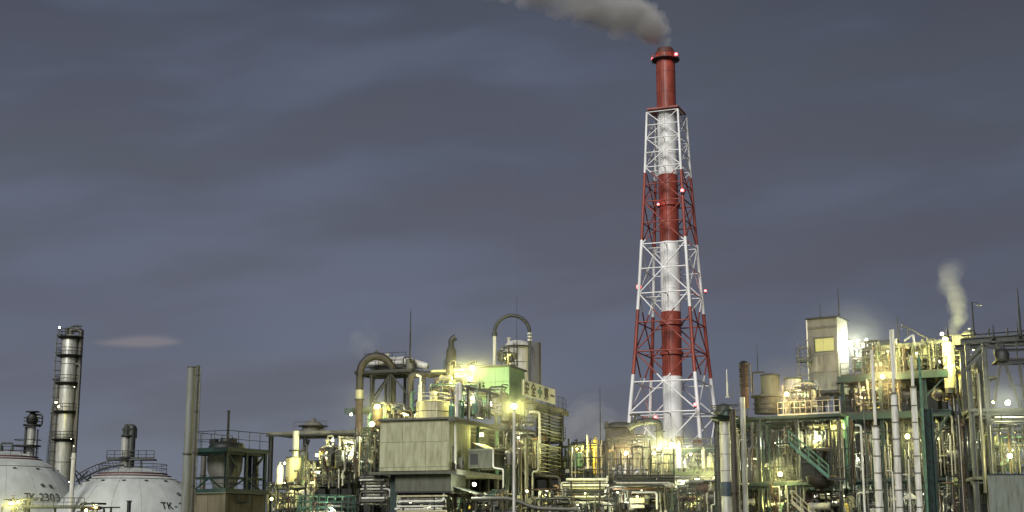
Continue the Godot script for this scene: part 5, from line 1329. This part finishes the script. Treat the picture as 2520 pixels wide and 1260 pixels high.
	clutter(2085, 1006, RD(2085) + 1.0, 110, 70, 50, 95, 36, "slanting white pipes and yellow drums under the top deck", {"pal": ["white_paint", "yellow", "rust", "cladding", "cream"], "big": 1.0})
	t = thing("heat_exchanger", "big buff exchanger drum under the top deck behind the banded risers", "exchanger", 2160, 975, RD(2160) + 1.0)
	lying(t, 16, 90, "pipe_grey", 2)
	t = thing("horizontal_drum", "cream lying drum below the lamp under the top deck", "drum", 2178, 950, RD(2178) + 0.5)
	lying(t, 7, 50, "cream", 1)
	clutter(2090, 1170, RD(2090) + 1.0, 100, 130, 60, 96, 40, "pipes behind the thick mint green column", {"pal": ["cream", "rust", "cladding", "white_paint", "steel_dark"]})
	clutter(2180, 1170, RD(2180) + 1.0, 110, 130, 60, 97, 40, "lit pipes behind the banded risers on the middle floor", {"pal": ["cream", "cladding", "rust", "steel_dark", "white_paint"], "big": 1.2})
	clutter(2290, 1165, RD(2290) + 1.0, 110, 130, 60, 98, 40, "pale pots and pipes right of the dark teal post", {"pal": ["cream", "steel_dark", "cladding", "rust", "white_paint"], "big": 1.1})
	clutter(2085, 1290, RD(2085) + 1.0, 200, 100, 60, 99, 44, "pipes at the bottom edge behind the banded risers", {"pal": ["steel_dark", "cladding", "rust", "cream", "white_paint"]})
	clutter(2300, 1290, RD(2300) + 1.0, 130, 110, 60, 100, 30, "dark pipes at the bottom edge left of the grey wall", {"pal": ["steel_dark", "pipe_grey", "steel_dark", "rust", "cladding"]})
	clutter(2330, 1005, RD(2330) + 1.0, 70, 90, 60, 101, 24, "dark pipes under the receding right end of the top deck", {"pal": ["steel_dark", "brown_duct", "rust", "cream"]})
	t = thing("dark_sphere", "round dark vessel under the right block's top deck", "vessel", 2308, 982, 107)
	P("shell", vessel_shape(14, -4, 24, 0.9), "brown_duct", t)
	P("flange", MB.new().tube(V(0, 22), V(0, 27), 7), "steel_dark", t)
	t = thing("safety_shower", "white lidded pan hanging low between the banded risers", "pan", 2240, 1222, 102)
	P("pan", MB.new().lathe([Vector2(0.001, 10), Vector2(4, 8), Vector2(17, -3), Vector2(17, -6), Vector2(0.001, -7)], Vector3.ZERO, 20), "white_paint", t)
	P("hanger", MB.new().tube(V(0, 9), V(0, 90), 1.8), "white_paint", t)
	lamp(2090, 843, 113.5, 100, "floodlight against the right wall of the lift tower", 1, "bulb_white", 1.7)
	lamp(2112, 840, 114.6, 60, "white lamp right of the lift tower's floodlight", 0, "bulb_white", 1.2)
	lamp(2132, 837, 114.6, 60, "second white lamp right of the lift tower's floodlight", 0, "bulb_white", 1.0)
	lamp(2104, 858, 114.6, 60, "white lamp below the pair right of the lift tower", 0, "bulb_white", 1.0)
	lamp(1936, 970, RD(1936) - 1.2, 55, "big warm lamp on the teal deck left of the lift tower", 0, "bulb_warm", 1.9)
	lamp(2172, 927, RD(2172) - 1.2, 120, "big lamp under the right block's top deck", 0, "bulb_warm", 1.7)
	lamp(2233, 1074, RD(2233) - 1.2, 48, "lamp between the middle and right banded risers", 0, "bulb_yellow", 1.7)
	lamp(1920, 1167, RD(1920) - 1.2, 48, "lamp left of the staircase's foot", 0, "bulb_yellow", 1.6)
	lamp(2326, 834, RD(2326) - 1.2, 60, "long lamp at the head of the yellow lit pipework under the steam", 2, "bulb_yellow", 1.6)
	lamp(2318, 822, RD(2318) - 1.2, 25, "white lamp above the long lamp under the steam", 0, "bulb_white", 1.1)
	lamp(2345, 900, RD(2345) - 1.2, 60, "lamp between the cream column and the pale square stack", 0, "bulb_yellow", 0.8)
	lamp(2255, 870, RD(2255) - 1.2, 60, "lamp by the fat cream vessel on the top deck", 0, "bulb_yellow", 0.7)
	lamp(2185, 865, RD(2185) - 1.2, 60, "lamp in the middle of the top deck", 0, "bulb_yellow", 0.6)
	var small := [[2067, 1050, "small white lamp high right of the staircase"], [2050, 1081, "left of two small lamps beside the staircase's top"], [2064, 1089, "right of two small lamps beside the staircase's top"], [1931, 1087, "bluish white lamp at the staircase's top landing"], [1909, 1090, "small lamp left of the staircase's top landing"], [2069, 1212, "small lamp right of the hanging bowl"], [1899, 1190, "tiny lamp left below the staircase's foot lamp"], [2080, 1224, "lowest small lamp left of the leftmost banded riser"], [2005, 1222, "small lamp among the warm pots at the bottom edge"], [1905, 1240, "small lamp under the lower stairs at the bottom edge"], [2110, 1130, "small lamp right of the mint green column"], [2020, 1078, "small lamp behind the staircase's handrail"], [2310, 1080, "small lamp right of the dark teal post, upper"], [2330, 1110, "small lamp right of the dark teal post, lower"], [2278, 1225, "small lamp low beside the dark teal post"], [2392, 1195, "small lamp left of the grey wall"], [2110, 975, "small lamp among the yellow drums under the top deck"], [2365, 975, "small lamp below the pale square stack"], [2395, 860, "white lamp right of the pale square stack"], [2150, 1080, "small lamp left of the leftmost banded riser's top"]]
	for i in small.size(): lamp(small[i][0], small[i][1], RD(small[i][0]) + 1.0 + 0.6 * (i % 3), [22, 26, 34, 24][i % 4], small[i][2], 0, "bulb_white" if i % 3 else "bulb_yellow", 0.55)

func far_right() -> void:
	var t := thing("conveyor_bridge", "dark bridge structure on tall posts at the right edge", "bridge", 2432, 1010, 102, 0.2)
	frame(t, [-40, 0, 120, 240], [0, -120], [-165, 0], {"decks": [-165, 0], "cw": 12.0, "bh": 12.0, "mat": "steel_grey", "deckmat": "deck_plate", "over": 165.0, "edge": 8.0})
	P("top_chord", MB.new().ibeam(V(-56, 172, 4), V(240, 186, 4), 10, 14), "steel_grey", t)
	P("lower_chord", MB.new().ibeam(V(30, 118, 4), V(240, 122, 4), 10, 12), "black", t)
	P("top_chord", MB.new().ibeam(V(-56, 172, -120), V(240, 186, -120), 10, 14), "steel_dark", t)
	P("middle_chord", MB.new().ibeam(V(30, 146, 4), V(240, 150, 4), 6, 6), "steel_dark", t)
	for x in [40, 76, 112, 150, 190]: P("hanger", MB.new().bar(V(x, 118, 4), V(x, 178, 4), 3, 3), "steel_dark", t)
	P("bridge_floor", MB.new().span(30, 240, 124, 128, -116, 0), "black", t)
	for q in [[30, 150, 0, 165], [36, 116, 12, 4], [46, 116, 76, 4], [80, 116, 86, 4], [90, 108, 140, 60], [-6, 160, -44, 120], [-8, 140, -60, 90], [30, 165, 60, 110]]:
		P("brace", MB.new().bar(V(q[0], q[1], 3), V(q[2], q[3], 3), 7, 7), "black" if q[0] > 0 else "steel_grey", t)
	P("tie", MB.new().bar(V(52, 58, 2), V(84, 60, 2), 3, 3), "black", t)
	P("parapet", MB.new().ibeam(V(-50, 190, -30), V(240, 206, -30), 3, 3), "steel_dark", t)
	P("end_winch", MB.new().lathe([Vector2(0.001, -14), Vector2(16, -10), Vector2(18, 4), Vector2(10, 16), Vector2(0.001, 18)], V(40, 134, 6), 14), "black", t)
	for x in [-26, 18, 62]: P("parapet_post", MB.new().bar(V(x, 180, -30), V(x, 206, -30), 4, 4), "steel_dark", t)
	t = thing("lattice_chute", "black slanting lattice chute between the pale square stack and the bridge", "chute", 2368, 905, 103, 0.2)
	P("chute", MB.new().bar(V(0, 0), V(58, 46), 5, 8), "black", t)
	for i in 5: P("rung", MB.new().bar(V(4 + i * 12, -2 + i * 9.5, 5), V(4 + i * 12, 12 + i * 9.5, 5), 2.5, 2.5), "black", t)
	t = thing("white_drum", "white drum end lit beside the bridge's first post", "drum", 2396, 893, 104)
	P("shell", vessel_shape(10, -16, 22, 0.7), "white_paint", t)
	P("strap", MB.new().ring(V(0, 3), 10.2, 0.8), "pipe_grey", t)
	solo_pipe(2412, 1010, 101, [V(0, -200), V(0, 66), V(0, 92)], 4.0, "pipe_grey", "pointed pale pipe left of the bridge's tall post")
	t = thing("grey_wall", "plain grey wall panel at the lower right corner", "wall", 2437, 1270, 96, 0.08)
	for k in 3: P("wall_panel", MB.new().span(k * 48.0, k * 48.0 + 47.7, g_y, 98, -6, 0.2 * (k % 2)), "grey_wall", t)
	P("coping", MB.new().span(-1, 145, 98.3, 101, -8, 1.5), "steel_teal", t)
	rod(2512, 703, 828, 101, 3.4, "thickest dark mast at the right edge above the bridge")
	rod(2446, 797, 832, 101.5, 2.4, "short thick rod on the bridge's parapet, left one")
	rod(2505, 790, 828, 102.5, 2.0, "short rod close left of the thickest mast")
	rod(2211, 776, 836, 109, 2.0, "lightning rod above the right block's top deck, beside the jib crane")
	rod(2333, 800, 830, 106, 2.4, "stubby dark rod where the steam rises", "", "brown_duct")
	t = thing("jib_crane", "small dark jib crane arm above the right block's top deck", "crane", 2235, 836, 109, 0.0)
	P("post", MB.new().tube(V(0, 0), V(0, 28), 1.6, -1, 8), "steel_dark", t)
	P("arm", MB.new().bar(V(-14, 38), V(38, 8), 2.4, 3), "steel_dark", t)
	P("hook", MB.new().bar(V(-14, 38), V(-14, 28), 3, 3), "steel_dark", t)
	t = thing("street_lamp", "dark lamp post with an unlit bracket lamp on the bridge left end", "lamp post", 2397, 828, 102, 0.0)
	P("post", MB.new().tube(V(0, -6), V(0, 86), 2.6, 1.8, 10), "black", t)
	P("arm", MB.new().bar(V(0, 85), V(16, 84), 1.6, 1.6), "black", t)
	P("lamp_head", MB.new().box(V(17, 78), V(14, 3, 5)), "galvanised", t)
	t = thing("tank_cap", "pale rounded tank top behind the bridge's left end", "tank", 2385, 826, 108)
	P("shell", vessel_shape(18, -8, 14, 0.6), "pipe_grey", t)
	P("valve", MB.new().tube(V(2, 12), V(2, 18), 4), "white_paint", t)
	clutter(2445, 1165, 104, 80, 140, 60, 111, 34, "pipes under the bridge's deck around the lamp", {"pal": ["steel_dark", "steel_mint", "pipe_grey", "cream"]})
	clutter(2370, 1165, 105, 60, 150, 60, 112, 30, "dark pipework left of the bridge's tall post", {"pal": ["steel_dark", "rust", "cladding", "steel_teal"]})
	pipe_bundle(2440, 1042, 99, 120, 18, 3, 113, "pale cladded pipes along the bridge's deck edge", ["cladding", "galvanised"], 0.1)
	pipe_bundle(2446, 866, 103, 120, 24, 2, 114, "pale pipes carried inside the bridge", ["galvanised", "lift_panel"], 0.2)
	lamp(2480, 991, 99, 65, "floodlight on the bridge's deck shining up at the posts", 0, "bulb_white", 1.4)
	lamp(2444, 990, 99, 8, "small lamp right of the bridge's tall post", 0, "bulb_yellow", 0.7)
	lamp(2485, 1122, 100, 60, "lamp under the bridge's deck above the grey wall", 0, "bulb_yellow", 1.5)

func infill() -> void:
	var l := [
		[1760, 1275, 107, 60, 220, 11, "thin risers left of the pale column with the round platform"],
		[1868, 1180, RD(1868) - 0.6, 70, 150, 12, "thin dark risers under the teal deck above the lamp left of the staircase"],
		[1880, 1275, RD(1880) - 0.6, 90, 90, 14, "thin risers at the bottom edge left of the lower stairs"],
		[2040, 1180, RD(2062) - 0.4, 46, 150, 9, "thin risers just left of the thick mint green column"],
		[2095, 1180, RD(2095) - 0.5, 60, 150, 10, "thin risers between the mint green column and the leftmost banded riser"],
		[2176, 1270, RD(2176) - 0.5, 40, 240, 8, "thin risers between the leftmost and the middle banded riser"],
		[2228, 1270, RD(2228) - 0.5, 34, 240, 7, "thin risers between the middle and the rightmost banded riser"],
		[2305, 1270, 107, 60, 100, 11, "thin risers at the bottom edge right of the dark teal post"],
		[2300, 1165, 108, 100, 140, 16, "thin dark risers on the middle floor right of the dark teal post"],
		[2365, 1270, 105, 70, 250, 12, "thin risers left of the grey wall"],
		[2345, 1005, 108, 70, 110, 12, "thin dark risers under the pale square stack"],
		[2095, 1010, RD(2095) - 0.6, 110, 86, 15, "thin risers under the top deck right of the lift tower"],
		[2120, 912, RD(2120) - 0.4, 170, 62, 24, "thin risers along the front of the right block's top deck"],
		[1925, 1010, RD(1925) - 0.4, 60, 60, 9, "thin risers on the teal deck by the big warm lamp"],
		[1392, 1175, 117.5, 90, 96, 16, "thin risers in front of the bright yellow pipework right of the centre block"],
		[1480, 1175, 116.5, 110, 90, 15, "thin risers round the orange tinted lamp"],
		[1590, 1175, 117, 60, 70, 10, "thin risers at the chimney's foot below the bent duct"],
		[1400, 1275, 110, 110, 60, 13, "thin risers at the bottom edge right of the centre block"],
		[1610, 1275, 112, 140, 80, 18, "thin risers at the bottom edge under the teal platform"],
		[1228, 1260, 106, 60, 200, 11, "thin risers behind the white lamp post"],
		[1110, 1270, 99.5, 110, 60, 14, "thin risers at the bottom edge below the tilted canopy"],
		[862, 1160, 104, 60, 110, 11, "thin dark risers close left of the concrete building"],
		[660, 1270, 105, 80, 80, 12, "thin risers at the bottom edge right of the green tower"],
		[730, 1190, 107, 120, 70, 14, "thin risers among the drums under the dark canopy"],
		[2440, 1165, 101, 90, 130, 10, "thin risers under the bridge's deck above the grey wall"]]
	for i in l.size():
		var q = l[i]
		risers(q[0], q[1], q[2], q[3], q[4], q[5], 300 + i, q[6], {"ladder": i % 3 == 0})

func plumes() -> void:
	rng.seed = 77
	var l := []
	# the chimney's plume leaves the flue, swells and drifts up to the left out of the frame
	var way := [[1640, 112, 14], [1620, 92, 34], [1590, 60, 62], [1535, 36, 70], [1450, 10, 70], [1360, -22, 68], [1265, -50, 70], [1120, -120, 84]]
	for i in 270:
		var s := i / 269.0 * 6.99
		var a = way[int(s)]; var b = way[int(s) + 1]; var f := s - int(s)
		var wd: float = lerpf(a[2], b[2], f)
		var an := rng.randf() * TAU; var q := sqrt(rng.randf())
		# wide thin banks in the middle, small ones towards the ragged rim
		l.append([lerpf(a[0], b[0], f) + cos(an) * q * 0.8 * wd, lerpf(a[1], b[1], f) + sin(an) * q * 0.74 * wd, wd * lerpf(0.75, 0.22, q) * rng.randf_range(0.8, 1.2), rng.randf_range(0.04, 0.075) * lerpf(0.8, 1.5, q) * (1.0 - 0.08 * s) * (0.5 if s < 1.0 else 1.0)])
	plume("smoke_plume", "pale grey smoke drifting left from the striped chimney's mouth", "smoke", 1640, 110, 300, l, Color(0.95, 0.92, 0.87))
	l = []
	for i in 40:
		var s := i / 39.0
		l.append([2344 + sin(s * 5.5) * 13 + 8 * s + rng.randf_range(-10, 10), lerpf(822.0, 652.0, s) + rng.randf_range(-6, 6), rng.randf_range(8, 18) + 14 * s, 0.06 * (1.15 - 0.85 * s)])
	plume("steam_plume", "thin white steam rising from the pale square stack", "steam", 2345, 815, 109, l, Color(0.96, 0.95, 0.92))
	l = []
	for i in 26: l.append([890 + rng.randfn() * 16, 848 + rng.randfn() * 14, rng.randf_range(9, 24), 0.016])
	plume("steam_plume", "faint wisp of steam above the brown arched duct", "steam", 890, 850, 118, l, Color(0.96, 0.95, 0.92))
	l = []
	for i in 34:
		var x := rng.randf_range(1385, 1500)
		l.append([x, rng.randf_range(1000 + absf(x - 1455) * 0.5, 1085), rng.randf_range(18, 40), 0.026])
	plume("steam_plume", "broad grey steam cloud behind the right end of the centre block", "steam", 1440, 1060, 150, l, Color(0.96, 0.95, 0.92))
	l = []
	for i in 18: l.append([rng.randf_range(1600, 1670), rng.randf_range(1045, 1100), rng.randf_range(16, 34), 0.03])
	plume("steam_plume", "thin steam round the twin lamps at the chimney's foot", "steam", 1640, 1090, 125, l, Color(0.96, 0.95, 0.92))
	for q in MISTS: mist(q[0], q[1], q[2] if q[0] < 1850 or q[0] > 2400 or q[0] == 2092 else RD(q[0]) - 1.2, q[3], q[4] * 0.012, q[5])
	bank(1110, 985, 110, Vector3(620, 330, 420), 0.0012, "thin lit haze hanging in the centre block")
	bank(1610, 1130, 126, Vector3(480, 220, 300), 0.0012, "thin lit haze at the chimney's foot")
	bank(2170, 1000, 112, Vector3(720, 480, 420), 0.0004, "thin lit haze hanging in the right block")
	bank(760, 1170, 112, Vector3(320, 220, 260), 0.0008, "thin lit haze under the dark canopy")

const MISTS := [
	[1162, 910, 103, 1.5, 1.0, "steam lit up round the brightest floodlight left of the green cabin"],
	[1265, 1000, 80, 1.25, 1.0, "steam lit up round the round lamp on the white post"],
	[1541, 1116, 117, 1.2, 1.0, "steam lit up round the orange tinted lamp by the dark tank"],
	[1936, 970, 106, 1.2, 1.0, "steam lit up round the warm lamp left of the lift tower"],
	[2172, 927, 105.5, 0.9, 1.0, "steam lit up round the lamp under the right block's top deck"],
	[2092, 843, 113.5, 1.4, 1.0, "steam lit up round the floodlight on the lift tower's wall"],
	[928, 1001, 103, 1.1, 0.8, "steam lit up round the long lamp at the brown arched duct"],
	[2478, 988, 99, 1.2, 0.8, "steam lit up over the floodlight on the bridge's deck"],
	[1652, 1094, 118, 1.1, 1.0, "steam lit up round the upper of the twin lamps at the chimney's foot"],
	[1609, 1116, 118, 1.1, 1.0, "steam lit up round the lower left lamp at the chimney's foot"],
	[1740, 1180, 117, 1.2, 0.8, "steam lit up round the two long lamps under the teal platform"],
	[1183, 1071, 102, 1.0, 0.8, "steam lit up under the concrete building's roof above the awning"],
	[2233, 1074, 106, 0.7, 0.9, "steam lit up round the lamp between the banded risers"],
	[1920, 1167, 105, 0.8, 0.9, "steam lit up round the lamp left of the staircase's foot"],
	[2485, 1122, 100, 0.8, 0.7, "steam lit up round the lamp under the bridge's deck"],
	[28, 1238, 146, 1.2, 0.8, "steam lit up round the yellow lamp in front of the left gas tank"],
]

func _ready() -> void:
	# camera, sky, twilight, exposure
	var cam := Camera3D.new(); cam.name = "camera"
	cam.position = Vector3(0, EYE, 0); cam.rotation.x = pitch
	cam.keep_aspect = Camera3D.KEEP_HEIGHT; cam.fov = rad_to_deg(2.0 * atan(630.0 / F)); cam.near = 0.5; cam.far = 6000.0
	add_child(cam); cam.current = true
	var env := Environment.new()
	env.background_mode = Environment.BG_SKY
	var sky := Sky.new(); sky.sky_material = sky_material(); env.sky = sky
	env.background_energy_multiplier = 1.0
	env.tonemap_mode = Environment.TONE_MAPPER_LINEAR
	env.tonemap_exposure = 1.0
	env.sdfgi_enabled = true; env.ssao_enabled = true; env.ssil_enabled = true
	env.volumetric_fog_enabled = true; env.volumetric_fog_density = 0.0
	var we := WorldEnvironment.new(); we.name = "environment"; we.environment = env; add_child(we)
	# the last glow of the western sky behind the viewer's left shoulder
	var sun := DirectionalLight3D.new(); sun.name = "twilight"
	sun.light_energy = 1.3; sun.light_angular_distance = 25.0; sun.light_color = Color(0.98, 0.98, 0.965)
	sun.rotation_degrees = Vector3(-33, -22, 0); sun.shadow_enabled = true
	add_child(sun)
	materials()
	# ground
	var b := MB.new(); S = 1.0
	b.quad(V(-5000, 0, 400), V(5000, 0, 400), V(5000, 0, -5500), V(-5000, 0, -5500), Vector3.UP)
	var g := MeshInstance3D.new(); g.name = "ground"; g.mesh = b.mesh(1.0); g.material_override = M["ground"]; g.set_meta("kind", "structure"); add_child(g)
	b = MB.new()
	b.span(-400, 400, 0.0, 0.06, -190, -60)
	var y := MeshInstance3D.new(); y.name = "yard_pavement"; y.mesh = b.mesh(1.0); y.material_override = M["concrete_dark"]; y.set_meta("kind", "structure"); add_child(y)
	chimney()
	halls()
	left_side()
	green_tower()
	left_centre()
	centre_block()
	concrete_building()
	green_cabin()
	mid_right()
	right_block()
	far_right()
	infill()
	plumes()

# the dark sheds that stand behind the open steelwork
func halls() -> void:
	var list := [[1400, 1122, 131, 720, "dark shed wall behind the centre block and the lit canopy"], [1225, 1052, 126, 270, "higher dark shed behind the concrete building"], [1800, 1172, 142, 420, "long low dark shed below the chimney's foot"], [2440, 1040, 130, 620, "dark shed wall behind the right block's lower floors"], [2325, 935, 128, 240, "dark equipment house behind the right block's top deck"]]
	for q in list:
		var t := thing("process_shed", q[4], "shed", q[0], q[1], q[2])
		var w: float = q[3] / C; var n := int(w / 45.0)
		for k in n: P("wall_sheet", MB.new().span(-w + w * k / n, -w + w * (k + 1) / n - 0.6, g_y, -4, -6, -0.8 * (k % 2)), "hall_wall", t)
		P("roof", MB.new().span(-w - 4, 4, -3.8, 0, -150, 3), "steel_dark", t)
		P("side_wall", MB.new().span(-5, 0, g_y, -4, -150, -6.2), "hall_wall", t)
		for k in 3: P("girt", MB.new().span(-w, 0, -30 - k * 60.0, -27 - k * 60.0, 0.3, 3), "steel_dark", t)
